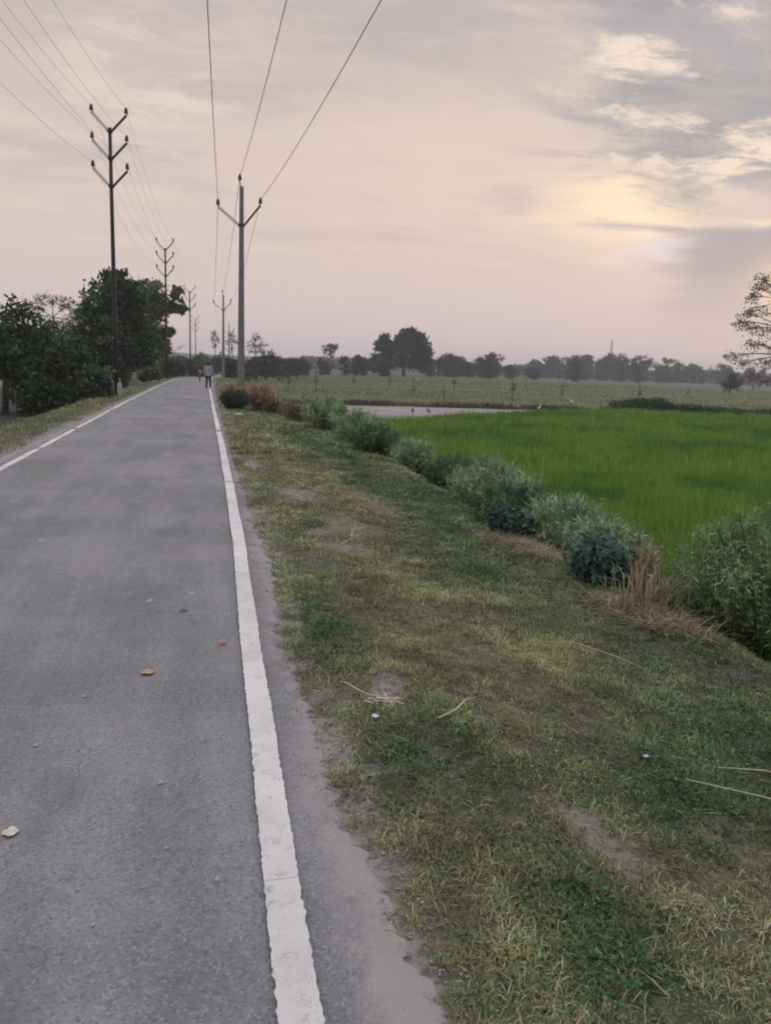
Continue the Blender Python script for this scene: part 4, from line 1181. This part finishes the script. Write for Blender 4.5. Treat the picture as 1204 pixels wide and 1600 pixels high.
def wire(name, label, pts, sags, r, group):
    mb = MB()
    for (a, b), s in zip(zip(pts[:-1], pts[1:]), sags):
        a, b = Vector(a), Vector(b); k = 40
        P = []
        for i in range(k + 1):
            t = i / k; p = a.lerp(b, t); p.z -= 4 * s * t * (1 - t); P.append(p)
        mb.tube(P, r, 5)
    tag(mb.build(name, MAT['wire'], None), label, 'power wire', group)


BACK = (0.0, -8.0)
for off, z, bx, sg, lab in (((-1.32), 10.72, -1.10, .9, 'left power wire strung over the concrete poles, running straight overhead'),
                            (-.10, 12.18, .55, .95, 'middle power wire on the pole tops of the concrete poles'),
                            (1.07, 11.0, 1.85, .85, 'right power wire on the dark arms of the concrete poles')):
    P = [(1.92 + off + bx, -5.0, z)] + [(p[0] + off, p[1], p[2] + z) for p in RP]
    wire('power_wire', lab, P, [sg, 1.1, .9], .013, 'power wires of the right hand line')
for side, xo, sn in ((-1, -.86, 'pale left arms'), (1, .80, 'dark right arms')):
    for k, zj in enumerate((13.08, 11.78, 10.44)):
        P = [(-7.4 + xo, -3.0, zj + 1.0)] + [(p[0] + xo * (1 if i < 3 else .9), p[1], p[2] + (zj + 1.12) * (1 if i < 3 else .9)) for i, p in enumerate(LP)]
        wire('power_wire', '%s thin power wire on the %s of the dark steel poles' % (('topmost', 'middle', 'lowest')[k], sn), P, [1.35, 1.0, 1.0, .9], .0055, 'power wires of the left hand line')


# ---------------------------------------------------------------- lattice mast far off
mast = thing('lattice_mast', 'slim hazy lattice mast rising above the far tree line', 'mast', gl(231, 421))
mb = MB(); Hm = 23.5
for sx, sy in ((-1, -1), (1, -1), (1, 1), (-1, 1)): mb.tube([(sx * 1.2, sy * 1.2, -.5), (sx * .3, sy * .3, Hm)], [.16, .10], 5)
mb.build('legs', MAT['galv'], mast)
mb = MB()
for i in range(9):
    z0, z1 = Hm * i / 9, Hm * (i + 1) / 9; w0, w1 = 1.2 - .9 * i / 9, 1.2 - .9 * (i + 1) / 9
    for q in range(4):
        c = ((-1, -1), (1, -1), (1, 1), (-1, 1)); a, b = c[q], c[(q + 1) % 4]
        mb.tube([(a[0] * w0, a[1] * w0, z0), (b[0] * w1, b[1] * w1, z1)], .07, 4); mb.tube([(b[0] * w0, b[1] * w0, z0), (a[0] * w1, a[1] * w1, z1)], .07, 4)
mb.build('bracing', MAT['galv'], mast)
mb = MB(); mb.tube([(0, 0, Hm - .3), (0, 0, Hm + 3)], [.08, .04], 5); mb.build('aerial', MAT['galv'], mast)


# ---------------------------------------------------------------- people and motorcycle
def skin_mesh(name, joints, edges, m, parent, sub=2):
    names = list(joints); me = bpy.data.meshes.new(name)
    me.from_pydata([joints[n][:3] for n in names], [(names.index(a), names.index(b)) for a, b in edges], [])
    o = bpy.data.objects.new(name, me); COL.objects.link(o)
    sk = o.modifiers.new('skin', 'SKIN'); sk.use_smooth_shade = True
    for i, n in enumerate(names):
        r = joints[n][3]; r = r if isinstance(r, tuple) else (r, r)
        me.skin_vertices[0].data[i].radius = r
        me.skin_vertices[0].data[i].use_root = (i == 0)
    ss = o.modifiers.new('sub', 'SUBSURF'); ss.levels = sub; ss.render_levels = sub
    bpy.context.view_layer.update()
    dg = bpy.context.evaluated_depsgraph_get()
    new = bpy.data.meshes.new_from_object(o.evaluated_get(dg))
    o.modifiers.clear(); o.data = new; bpy.data.meshes.remove(me)
    new.materials.clear(); new.materials.append(m)
    new.polygons.foreach_set('use_smooth', np.ones(len(new.polygons), bool))
    o.parent = parent
    return o


MAT['skin'] = simple_mat('brown_skin', (.12, .065, .042), .55, .1, 6.0)
MAT['hair'] = simple_mat('black_hair', (.012, .010, .010), .6, .3, 30.0)
MAT['lavender'] = simple_mat('lavender_cotton', (.28, .27, .35), .9, .12, 9.0, bump=.3)
MAT['trousers'] = simple_mat('dark_trousers', (.022, .018, .022), .9, .2, 9.0)
MAT['maroon'] = simple_mat('maroon_shirt', (.17, .035, .04), .9, .15, 9.0)
MAT['pinkcloth'] = simple_mat('pink_cloth', (.40, .22, .21), .9, .15, 9.0)
MAT['grey_trousers'] = simple_mat('grey_trousers', (.055, .05, .058), .9, .15, 9.0)
MAT['rubber'] = simple_mat('tyre_rubber', (.018, .018, .019), .8, .2, 12.0)
MAT['black_paint'] = simple_mat('black_paint', (.015, .014, .018), .35, .2, 6.0, spec=.5)
MAT['chrome'] = simple_mat('dull_chrome', (.45, .45, .46), .3, .1, 6.0, metal=.9)
MAT['lens'] = simple_mat('lamp_glass', (.55, .55, .55), .15, .1, 6.0, spec=.6)
MAT['shoe'] = simple_mat('dark_sandal', (.03, .024, .02), .7, .2, 12.0)


def fingers(J, E, side, wrist, palm, dirv, root_name):
    """four fingers and a thumb as short chains rooted in the palm"""
    d = Vector(dirv).normalized(); across = Vector((0, 1, 0)) if abs(d.y) < .8 else Vector((1, 0, 0))
    p = Vector(palm)
    for i, ln in enumerate((.062, .072, .068, .052)):
        o = across * ((i - 1.5) * .018)
        a, b, c = '%s%s%da' % (root_name, side, i), '%s%s%db' % (root_name, side, i), '%s%s%dc' % (root_name, side, i)
        J[a] = (*(p + o + d * .03), .009); J[b] = (*(p + o + d * (.03 + ln * .5)), .008); J[c] = (*(p + o + d * (.028 + ln) + Vector((0, .012, 0)) * 0), .007)
        E += [(root_name + 'palm' + side, a), (a, b), (b, c)]
    t1, t2 = 'th1' + side, 'th2' + side
    J[t1] = (*(p + across * .042 - d * .01), .010); J[t2] = (*(p + across * .058 + d * .03), .008)
    E += [(root_name + 'palm' + side, t1), (t1, t2)]


def face(mb, c, fw, s=1.0):
    """nose, eyes and ears on a head at c; fw = the way it looks (+1/-1 along y)"""
    mb.ell((c[0], c[1] + fw * .105 * s, c[2] - .01), (.014 * s, .02 * s, .024 * s), 8, 5)
    for sx in (-1, 1): mb.ell((c[0] + sx * .078 * s, c[1], c[2] - .005), (.012 * s, .024 * s, .032 * s), 8, 5)


def ring_cloth(rings, name, m, parent, k=20):
    """loft through rings (cx,cy,z,rx,ry)"""
    V, F = [], []
    for (cx, cy, z, rx, ry) in rings:
        for j in range(k):
            t = 2 * math.pi * j / k; w = 1 + .03 * math.sin(3 * t + z * 9)
            V.append((cx + math.cos(t) * rx * w, cy + math.sin(t) * ry * w, z))
    for i in range(len(rings) - 1):
        for j in range(k): F.append((i * k + j, i * k + (j + 1) % k, (i + 1) * k + (j + 1) % k, (i + 1) * k + j))
    mb = MB(); mb.add(V, F)
    return mb


def person_walking():
    x, y = 0.02, 51.2
    root = thing('person', 'person in loose lavender shirt and dark trousers walking on the right road line', 'person', (x, y, float(road_z(y)) + .004))
    fw = 1   # walks away from the viewer
    J = {'hips': (0, 0, .92, (.13, .10)), 'waist': (0, .01, 1.05, (.125, .095)), 'chest': (0, .02, 1.25, (.15, .105)), 'upper': (0, .02, 1.37, (.12, .085)), 'neck': (0, .02, 1.45, .055),
         'chin': (0, .035, 1.51, (.062, .075)), 'head': (0, .04, 1.575, (.078, .092)), 'crown': (0, .03, 1.64, (.062, .075))}
    E = [('hips', 'waist'), ('waist', 'chest'), ('chest', 'upper'), ('upper', 'neck'), ('neck', 'chin'), ('chin', 'head'), ('head', 'crown')]
    for s, sx, kn, an in (('L', -1, (-.105, .03, .50), (-.12, -.10, .10)), ('R', 1, (.105, .13, .50), (.11, .16, .08))):
        J['hip' + s] = (sx * .09, 0, .88, .085); J['knee' + s] = (*kn, .055); J['calf' + s] = ((kn[0] + an[0]) / 2, (kn[1] + an[1]) / 2 - .02, .34, .052); J['ankle' + s] = (*an, .036)
        J['foot' + s] = (an[0], an[1] + .08, an[2] - .05, (.038, .03)); J['toe' + s] = (an[0] + sx * .01, an[1] + .17, an[2] - .06, (.036, .022))
        E += [('hips', 'hip' + s), ('hip' + s, 'knee' + s), ('knee' + s, 'calf' + s), ('calf' + s, 'ankle' + s), ('ankle' + s, 'foot' + s), ('foot' + s, 'toe' + s)]
        sw = -.10 if s == 'R' else .10
        J['sh' + s] = (sx * .18, .02, 1.37, .055); J['el' + s] = (sx * .25, .02 - sw * .3, 1.10, .042); J['wr' + s] = (sx * .26, .05 + sw, .87, .028); J['hpalm' + s] = (sx * .262, .06 + sw, .81, (.020, .038))
        E += [('upper', 'sh' + s), ('sh' + s, 'el' + s), ('el' + s, 'wr' + s), ('wr' + s, 'hpalm' + s)]
        fingers(J, E, s, J['wr' + s][:3], J['hpalm' + s][:3], (0, .15, -1), 'h')
    body = skin_mesh('body', J, E, MAT['skin'], root)
    hm = MB(); hm.ell((0, .02, 1.605), (.092, .105, .088), 14, 9); hm.ell((0, -.035, 1.55), (.082, .06, .075), 12, 8); hm.build('hair', MAT['hair'], root)
    fm = MB(); face(fm, (0, .04, 1.575), 1); fm.build('face', MAT['skin'], root)
    sm = ring_cloth([(0, .01, .80, .205, .165), (0, .01, .95, .20, .16), (0, .012, 1.10, .185, .145), (0, .02, 1.25, .195, .145), (0, .02, 1.36, .19, .125), (0, .02, 1.42, .12, .09), (0, .02, 1.455, .068, .068)], '', None, None)
    for s, sx in (('L', -1), ('R', 1)):
        a, b, c = (Vector(J[k + s][:3]) for k in ('sh', 'el', 'wr'))
        sm.tube([Vector((sx * .11, .02, 1.385)), a, a.lerp(b, .5), b, b.lerp(c, .7)], [.075, .078, .07, .06, .052], 10, cap=False)
    sm.build('shirt', MAT['lavender'], root)
    tm = MB()
    for s, sx in (('L', -1), ('R', 1)):
        a, b, c = (Vector(J[k + s][:3]) for k in ('hip', 'knee', 'ankle'))
        tm.tube([a + Vector((-sx * .02, 0, .06)), a, a.lerp(b, .5), b, b.lerp(c, .5), c + Vector((0, 0, .01))], [.115, .11, .09, .072, .066, .058], 12, cap=False)
    tm.build('trousers', MAT['trousers'], root)
    for s in 'LR':
        f = J['foot' + s]; shm = MB(); shm.ell((f[0], f[1] + .02, f[2] - .012), (.048, .135, .034), 10, 6); shm.build('shoe', MAT['shoe'], root)


person_walking()


def motorcycle_and_rider():
    x, y = -.72, 72.5; z = float(road_z(y)) + .004
    root = thing('motorcycle', 'dark motorcycle coming along the road ahead of the walking person', 'motorcycle', (x, y, z))
    for yy in (-.64, .62):                       # the machine faces the viewer, toward -y
        ty = MB(); R0 = .30
        prof = [(R0 - .075, -.035), (R0 - .02, -.045), (R0, -.02), (R0 + .005, 0), (R0, .02), (R0 - .02, .045), (R0 - .075, .035), (R0 - .075, -.035)]
        ty.lathe(prof, (0, yy, R0), 20, 'x')
        w = bpy.data.objects.new('wheel', None); COL.objects.link(w); w.parent = root
        ty.build('tyre', MAT['rubber'], w)
        rm = MB(); rm.lathe([(.225, -.02), (.235, 0), (.225, .02)], (0, yy, R0), 20, 'x')
        rm.lathe([(.04, -.05), (.04, .05)], (0, yy, R0), 10, 'x'); rm.build('rim', MAT['chrome'], w)
    b = MB()
    b.ell((0, -.12, .80), (.13, .26, .13)); b.tube([(0, .60, .52), (0, .1, .62), (0, -.40, .80)], [.05, .06, .05], 8)
    b.box((0, .0, .45), (.20, .36, .28)); b.build('body', MAT['black_paint'], root)
    st = MB(); st.ell((0, .38, .80), (.13, .34, .06)); st.build('seat', MAT['rubber'], root)
    fk = MB()
    for sx in (-1, 1): fk.tube([(sx * .08, -.64, .30), (sx * .08, -.48, .85), (sx * .07, -.43, .98)], .022, 8)
    fk.build('fork', MAT['chrome'], root)
    hb = MB(); hb.tube([(-.36, -.28, 1.04), (-.18, -.40, 1.02), (0, -.43, 1.0), (.18, -.40, 1.02), (.36, -.28, 1.04)], .015, 8); hb.build('handlebar', MAT['black_paint'], root)
    hl = MB(); hl.ell((0, -.56, .90), (.095, .08, .095)); h = hl.build('headlight', MAT['black_paint'], root)
    ln = MB(); ln.ell((0, -.615, .90), (.075, .03, .075)); ln.build('lens', MAT['lens'], h)
    mg = MB(); mg.tube([(0, -.64 + .34 * math.cos(t), .30 + .34 * math.sin(t)) for t in (math.radians(a) for a in range(30, 170, 14))], .06, 8, squash=.35); mg.build('mudguard', MAT['black_paint'], root)
    # rider
    r = thing('person', 'person in maroon shirt riding the motorcycle toward the viewer', 'person', (x, y, z))
    J = {'hips': (0, .22, .90, (.13, .11)), 'waist': (0, .20, 1.03, (.12, .10)), 'chest': (0, .14, 1.22, (.15, .11)), 'upper': (0, .10, 1.34, (.12, .085)), 'neck': (0, .07, 1.42, .055), 'chin': (0, .04, 1.48, (.062, .075)), 'head': (0, .03, 1.545, (.078, .092)), 'crown': (0, .03, 1.61, (.062, .075))}
    E = [('hips', 'waist'), ('waist', 'chest'), ('chest', 'upper'), ('upper', 'neck'), ('neck', 'chin'), ('chin', 'head'), ('head', 'crown')]
    for s, sx in (('L', -1), ('R', 1)):
        J['hip' + s] = (sx * .10, .20, .88, .085); J['knee' + s] = (sx * .21, -.20, .80, .06); J['ankle' + s] = (sx * .18, .02, .40, .04); J['toe' + s] = (sx * .18, -.14, .36, (.035, .025))
        J['sh' + s] = (sx * .19, .09, 1.33, .055); J['el' + s] = (sx * .31, -.06, 1.12, .042); J['wr' + s] = (sx * .32, -.22, 1.07, .028); J['hpalm' + s] = (sx * .31, -.275, 1.065, (.038, .024))
        E += [('hips', 'hip' + s), ('hip' + s, 'knee' + s), ('knee' + s, 'ankle' + s), ('ankle' + s, 'toe' + s), ('upper', 'sh' + s), ('sh' + s, 'el' + s), ('el' + s, 'wr' + s), ('wr' + s, 'hpalm' + s)]
        fingers(J, E, s, J['wr' + s][:3], J['hpalm' + s][:3], (0, -.7, -.7), 'h')
    skin_mesh('body', J, E, MAT['skin'], r)
    hm = MB(); hm.ell((0, .055, 1.585), (.09, .10, .085), 14, 9); hm.build('hair', MAT['hair'], r)
    fm = MB(); face(fm, (0, .03, 1.545), -1); fm.build('face', MAT['skin'], r)
    sm = ring_cloth([(0, .21, .86, .18, .15), (0, .20, 1.0, .18, .15), (0, .15, 1.18, .19, .15), (0, .10, 1.32, .19, .125), (0, .08, 1.38, .12, .09), (0, .07, 1.42, .068, .068)], '', None, None)
    for s, sx in (('L', -1), ('R', 1)):
        a, b_, c = (Vector(J[k + s][:3]) for k in ('sh', 'el', 'wr'))
        sm.tube([Vector((sx * .11, .09, 1.345)), a, a.lerp(b_, .5), b_, b_.lerp(c, .5)], [.075, .078, .07, .06, .052], 10, cap=False)
    sm.build('shirt', MAT['maroon'], r)
    tm = MB()
    for s, sx in (('L', -1), ('R', 1)):
        a, b_, c = (Vector(J[k + s][:3]) for k in ('hip', 'knee', 'ankle'))
        tm.tube([a + Vector((-sx * .03, .04, .03)), a, a.lerp(b_, .5), b_, b_.lerp(c, .5), c], [.11, .11, .095, .078, .066, .058], 12, cap=False)
    tm.build('trousers', MAT['grey_trousers'], r)


motorcycle_and_rider()


# ---------------------------------------------------------------- birds
MAT['white_feather'] = simple_mat('white_feathers', (.72, .72, .70), .8, .08, 20.0)
MAT['dark_feather'] = simple_mat('dark_feathers', (.03, .027, .026), .7, .3, 20.0)
MAT['beak'] = simple_mat('yellow_beak', (.45, .28, .05), .5, .1, 10.0)
MAT['bird_leg'] = simple_mat('dark_bird_leg', (.04, .035, .03), .6, .1, 10.0)


def egret(label, loc, rz, s=1.0):
    root = thing('egret', label, 'bird', loc, rz, 'white egrets in the fields'); root.scale = (s, s, s)
    J = {'body': (0, 0, .36, (.075, .085)), 'breast': (.10, 0, .40, (.06, .065)), 'neck1': (.17, 0, .48, .032), 'neck2': (.14, 0, .58, .022), 'neck3': (.17, 0, .68, .020), 'head': (.215, 0, .72, .028), 'rump': (-.13, 0, .33, (.05, .045)), 'tail': (-.26, 0, .28, (.03, .012))}
    skin_mesh('body', J, [('body', 'breast'), ('breast', 'neck1'), ('neck1', 'neck2'), ('neck2', 'neck3'), ('neck3', 'head'), ('body', 'rump'), ('rump', 'tail')], MAT['white_feather'], root)
    mb = MB(); mb.tube([(.225, 0, .72), (.33, 0, .70)], [.012, .002], 6); mb.build('beak', MAT['beak'], root)
    for sy in (-1, 1):
        mb = MB(); mb.tube([(-.01, sy * .03, .30), (-.03, sy * .03, .16), (0, sy * .03, 0)], [.012, .008, .008], 6); mb.tube([(0, sy * .03, .004), (.06, sy * .03, .004)], .006, 5); mb.build('leg', MAT['bird_leg'], root)
    return root


e = egret('white egret standing in the fallow field just beyond the bund', (27.2, 55.0, gz(27.2, 55)), 2.6, .8)
copy_thing(e, (19.4, 43.4, gz(19.4, 43.4) + .04), .5, .62, 'small pale egret at the corner of bare plot and rice by the bund')
copy_thing(e, (40.6, 150, gz(40.6, 150)), 1.2, 1.3, 'tiny white egret in the field in front of the big round tree')


def crow(label, loc, rz):
    root = thing('crow', label, 'bird', loc, rz, 'dark birds on the bare plot')
    J = {'body': (0, 0, .20, (.085, .085)), 'breast': (.09, 0, .25, (.065, .065)), 'neck': (.14, 0, .32, .045), 'head': (.165, 0, .37, .045), 'rump': (-.11, 0, .17, (.05, .045)), 'tail': (-.27, 0, .13, (.035, .012))}
    skin_mesh('body', J, [('body', 'breast'), ('breast', 'neck'), ('neck', 'head'), ('body', 'rump'), ('rump', 'tail')], MAT['dark_feather'], root)
    mb = MB(); mb.tube([(.19, 0, .37), (.26, 0, .355)], [.016, .003], 6); mb.build('beak', MAT['bird_leg'], root)
    for sy in (-1, 1):
        mb = MB(); mb.tube([(0, sy * .03, .15), (-.015, sy * .03, .08), (.0, sy * .03, 0)], [.014, .009, .009], 6); mb.build('leg', MAT['bird_leg'], root)
    return root


def mud(x, y): return (x, y, gz(x, y) + .05)
c0 = crow('bigger of the two dark birds on the bare plot, left of the other', mud(9.9, 37.2), 1.3)
c0.scale = (.85, .85, .85)
copy_thing(c0, mud(10.9, 37.8), 2.2, .68, 'smaller of the two dark birds on the bare plot, nearer the rice')

# ---------------------------------------------------------------- small things
MAT['whitewash'] = simple_mat('weathered_whitewash', (.50, .45, .38), .9, .25, 7.0, bump=.5)
sx_, sy_ = -4.1, 38.9
st = thing('marker_stone', 'short whitewashed marker stone at the left verge by the nearest dark steel pole', 'marker stone', gl(sx_, sy_))
mb = MB(); mb.add([(a * .10, b * .075, -.2) for a, b in ((-1, -1), (1, -1), (1, 1), (-1, 1))] + [(a * .095, b * .07, .50) for a, b in ((-1, -1), (1, -1), (1, 1), (-1, 1))] + [(a * .06, b * .05, .62) for a, b in ((-1, -1), (1, -1), (1, 1), (-1, 1))],
                  [(0, 1, 5, 4), (1, 2, 6, 5), (2, 3, 7, 6), (3, 0, 4, 7), (4, 5, 9, 8), (5, 6, 10, 9), (6, 7, 11, 10), (7, 4, 8, 11), (8, 9, 10, 11)])
mb.build('stone', MAT['whitewash'], st, smooth=False)

hp = thing('straw_stack', 'small orange buff stack of straw across the fields before the far trees', 'straw stack', gl(70.0, 172))
mb = MB(); mb.lathe([(.75, -.2), (.85, .3), (.95, .8), (.7, 1.25), (.3, 1.6), (.05, 1.75)], (0, 0, 0), 14)
hp.scale = (.55, .55, .55)
mb.build('stack', simple_mat('orange_straw', (.45, .28, .17), .95, .3, 5.0, bump=.8), hp)


def flat_leaf(label, x, y, L_, W, col, rz, name='fallen_leaf', cat='leaf'):
    V, F = [], []; k = 9
    for i in range(k):
        t = i / (k - 1); w = W * math.sin(math.pi * min(1, t * .95 + .03)) ** .7 * .5 * (1 + .12 * math.sin(i * 2.3))
        zc = .005 * math.sin(t * 3.0) + .004
        V += [(L_ * (t - .5), -w, zc + .003 * (1 + math.sin(i))), (L_ * (t - .5), 0, zc), (L_ * (t - .5), w, zc + .003 * (1 + math.cos(i * 1.4)))]
        if i: a = (i - 1) * 3; F += [(a, a + 3, a + 4, a + 1), (a + 1, a + 4, a + 5, a + 2)]
    n0 = len(V); V += [(p[0], p[1], p[2] - .0015) for p in V[:n0]]; F += [tuple(q + n0 for q in f[::-1]) for f in F]
    mb = MB(); mb.add(V, F)
    o = mb.build(name, simple_mat('leaf_' + name, col, .8, .25, 40.0), None); o.location = (x, y, float(road_z(y)) + .001); o.rotation_euler = (0, 0, rz)
    tag(o, label, cat)


flat_leaf('orange dry leaf lying in the middle of the asphalt', -.33, 4.17, .075, .06, (.40, .25, .15), .3)
flat_leaf('smaller orange brown leaf lying close to the right white line', .08, 4.60, .05, .04, (.42, .20, .11), 1.0)
flat_leaf('pale cream half round leaf on the asphalt at the left photo edge', -.70, 2.73, .058, .055, (.50, .47, .38), .1)
flat_leaf('small dark curled leaf on the asphalt left of the right white line', -.17, 5.25, .06, .025, (.05, .04, .035), .4)


def scrap(label, x, y, s, col, rz, off_road=True):
    mb = MB(); rr = random.Random(int(x * 1000)); k = 5
    V = [((i / (k - 1) - .5) * s + rr.uniform(-.1, .1) * s, (j / (k - 1) - .5) * s * .7 + rr.uniform(-.1, .1) * s, rr.uniform(.05, .3) * s) for j in range(k) for i in range(k)]
    F = [(j * k + i, j * k + i + 1, (j + 1) * k + i + 1, (j + 1) * k + i) for j in range(k - 1) for i in range(k - 1)]
    mb.add(V, F); o = mb.build('litter_scrap', simple_mat('scrap', col, .6, .08, 30.0), None)
    o.location = (x, y, gz(x, y) + .03); o.rotation_euler = (0, 0, rz); tag(o, label, 'litter')


scrap('crumpled white scrap of litter in the grass below the reddish dry brush', .95, 25.4, .22, (.72, .71, .70), .4)
scrap('small bluish white scrap of plastic lying deep in the nearest grass', 1.95, 2.9, .028, (.45, .50, .52), .2)
scrap('bluish white plastic scrap beside the pale straw bits at the grass edge', .79, 3.42, .035, (.50, .52, .56), .9)


def stalk(label, pts, r, col, name='straw_stalk'):
    mb = MB(); P = [(x, y, gz(x, y) + z) for x, y, z in pts]
    mb.tube(P, [r] * (len(P) - 1) + [r * .4], 6)
    tag(mb.build(name, simple_mat('stalk_straw', col, .8, .15, 30.0), None), label, 'straw')


SC = (.42, .36, .25)
stalk('broken forked straw stalk at the grass edge beside the asphalt', [(.70, 3.90, .035), (.715, 3.83, .055), (.74, 3.76, .05), (.785, 3.70, .04), (.83, 3.66, .03)], .0042, SC)
stalk('long thin curved straw bent over the grass right of the middle', [(2.10, 4.45, .05), (2.28, 4.28, .11), (2.48, 4.08, .10), (2.68, 3.92, .04)], .0032, SC)
stalk('short thick bent straw stalk in the grass right of the straw bits', [(1.08, 3.32, .03), (1.18, 3.36, .05), (1.26, 3.45, .06), (1.33, 3.50, .05)], .005, SC)
stalk('straight pale straw at the right photo edge, upper of two', [(2.28, 2.83, .06), (2.45, 2.74, .08), (2.75, 2.60, .05)], .0034, SC)
stalk('straight pale straw at the right photo edge, lower of two', [(2.02, 2.70, .05), (2.25, 2.52, .07), (2.5, 2.35, .05)], .0034, SC)
stalk('thin upright bent straw standing by the bare soil patch', [(.93, 7.0, 0), (.90, 7.05, .10), (.96, 7.05, .20)], .004, SC)
sb = thing('straw_bits', 'little pile of pale chopped straw bits at the grass edge', 'straw', gl(.87, 3.60))
mb = MB()
for i in range(26):
    a = rs.uniform(0, 3.14); l = rs.uniform(.02, .05); cx, cy, cz = rs.gauss(0, .035), rs.gauss(0, .03), rs.uniform(.01, .04)
    mb.tube([(cx - math.cos(a) * l, cy - math.sin(a) * l, cz), (cx + math.cos(a) * l, cy + math.sin(a) * l, cz + rs.uniform(-.008, .012))], .0035, 5)
mb.build('bits', simple_mat('pale_straw', (.50, .46, .36), .85, .15, 30.0), sb)

# pale chips of stone lying on the asphalt
MAT['stone'] = simple_mat('pale_stone', (.36, .35, .33), .9, .2, 30.0)
spots = [(-.42, 2.72), (.36, 2.57), (-.15, 2.55), (-.98, 4.6), (-.62, 3.9), (-.02, 3.35), (-.75, 3.4), (-.35, 2.2), (.02, 2.35), (-.55, 5.6), (.45, 2.2), (-1.2, 5.0), (-.2, 3.0), (.40, 3.9), (.47, 3.1)]
chip0 = None
for i, (x, y) in enumerate(spots):
    if chip0 is None:
        mb = MB(); mb.ell((0, 0, .004), (.012, .009, .006), 7, 4)
        for q in range(len(mb.v)): mb.v[q] = tuple(c * rs.uniform(.8, 1.25) for c in mb.v[q])
        chip0 = tag(mb.build('stone_chip', MAT['stone'], None, smooth=False), 'tiny pale stone chip lying loose on the near asphalt', 'stone', 'stone chips on the asphalt')
        o = chip0
    else:
        o = chip0.copy(); COL.objects.link(o)
    o.location = (x, y, float(road_z(y)) + .001); o.rotation_euler = (0, 0, rs.uniform(0, 6)); s = rs.uniform(.5, 1.2); o.scale = (s, s, s)



def edge_gravel():
    n = 3000
    y = 1.2 + 14 * rng.random(n) ** 1.5
    x = road_right_edge(y) + rng.normal(0.05, .05, n)
    r = (.0012 + .0070 * rng.random(n) ** 5) * (1 + .05 * y)
    z = np.maximum(terrain(x, y), -.03) + r * .3
    z = np.where(x < road_right_edge(y) - .03, -.021 + r * .3, z)
    base = np.array([(1, 0, 0), (0, 1, 0), (-1, 0, 0), (0, -1, 0), (0, 0, .8), (0, 0, -.8)], float)
    V = base[None] * r[:, None, None] * (.6 + .8 * rng.random((n, 6, 1))) 
    a = rng.random(n) * 6.28; ca, sa = np.cos(a)[:, None], np.sin(a)[:, None]
    V = np.stack([V[..., 0] * ca - V[..., 1] * sa + x[:, None], V[..., 0] * sa + V[..., 1] * ca + y[:, None], V[..., 2] + z[:, None]], -1)
    T = np.array([(0, 1, 4), (1, 2, 4), (2, 3, 4), (3, 0, 4), (1, 0, 5), (2, 1, 5), (3, 2, 5), (0, 3, 5)])
    tr = (T[None] + (np.arange(n) * 6)[:, None, None]).reshape(-1, 3)
    col = np.repeat(vary((.24, .225, .215), n, .35, .05), 6, axis=0)
    o = link_mesh('gravel', np_mesh('gravel', V.reshape(-1, 3), None, tr[:, ::-1]), simple_mat('grit', (.33, .31, .30), .9, .35, 60.0))
    tag(o, 'loose grit and crumbled asphalt along the right edge of the road', 'gravel', kind='stuff')


edge_gravel()

# ---------------------------------------------------------------- haze
mb = MB(); mb.box((0, 770, 14.5), (3200, 1760, 39))
hz = mb.build('haze', None, None, smooth=False)
m = bpy.data.materials.new('haze'); m.use_nodes = True; t = m.node_tree; t.nodes.clear()
out = t.nodes.new('ShaderNodeOutputMaterial'); pv = t.nodes.new('ShaderNodeVolumePrincipled')
pv.inputs['Color'].default_value = (.90, .91, .95, 1); pv.inputs['Density'].default_value = 0.0006; pv.inputs['Anisotropy'].default_value = 0.0
t.links.new(pv.outputs[0], out.inputs['Volume']); hz.data.materials.append(m)
tag(hz, 'thin grey evening haze over the whole place', 'haze', kind='stuff')
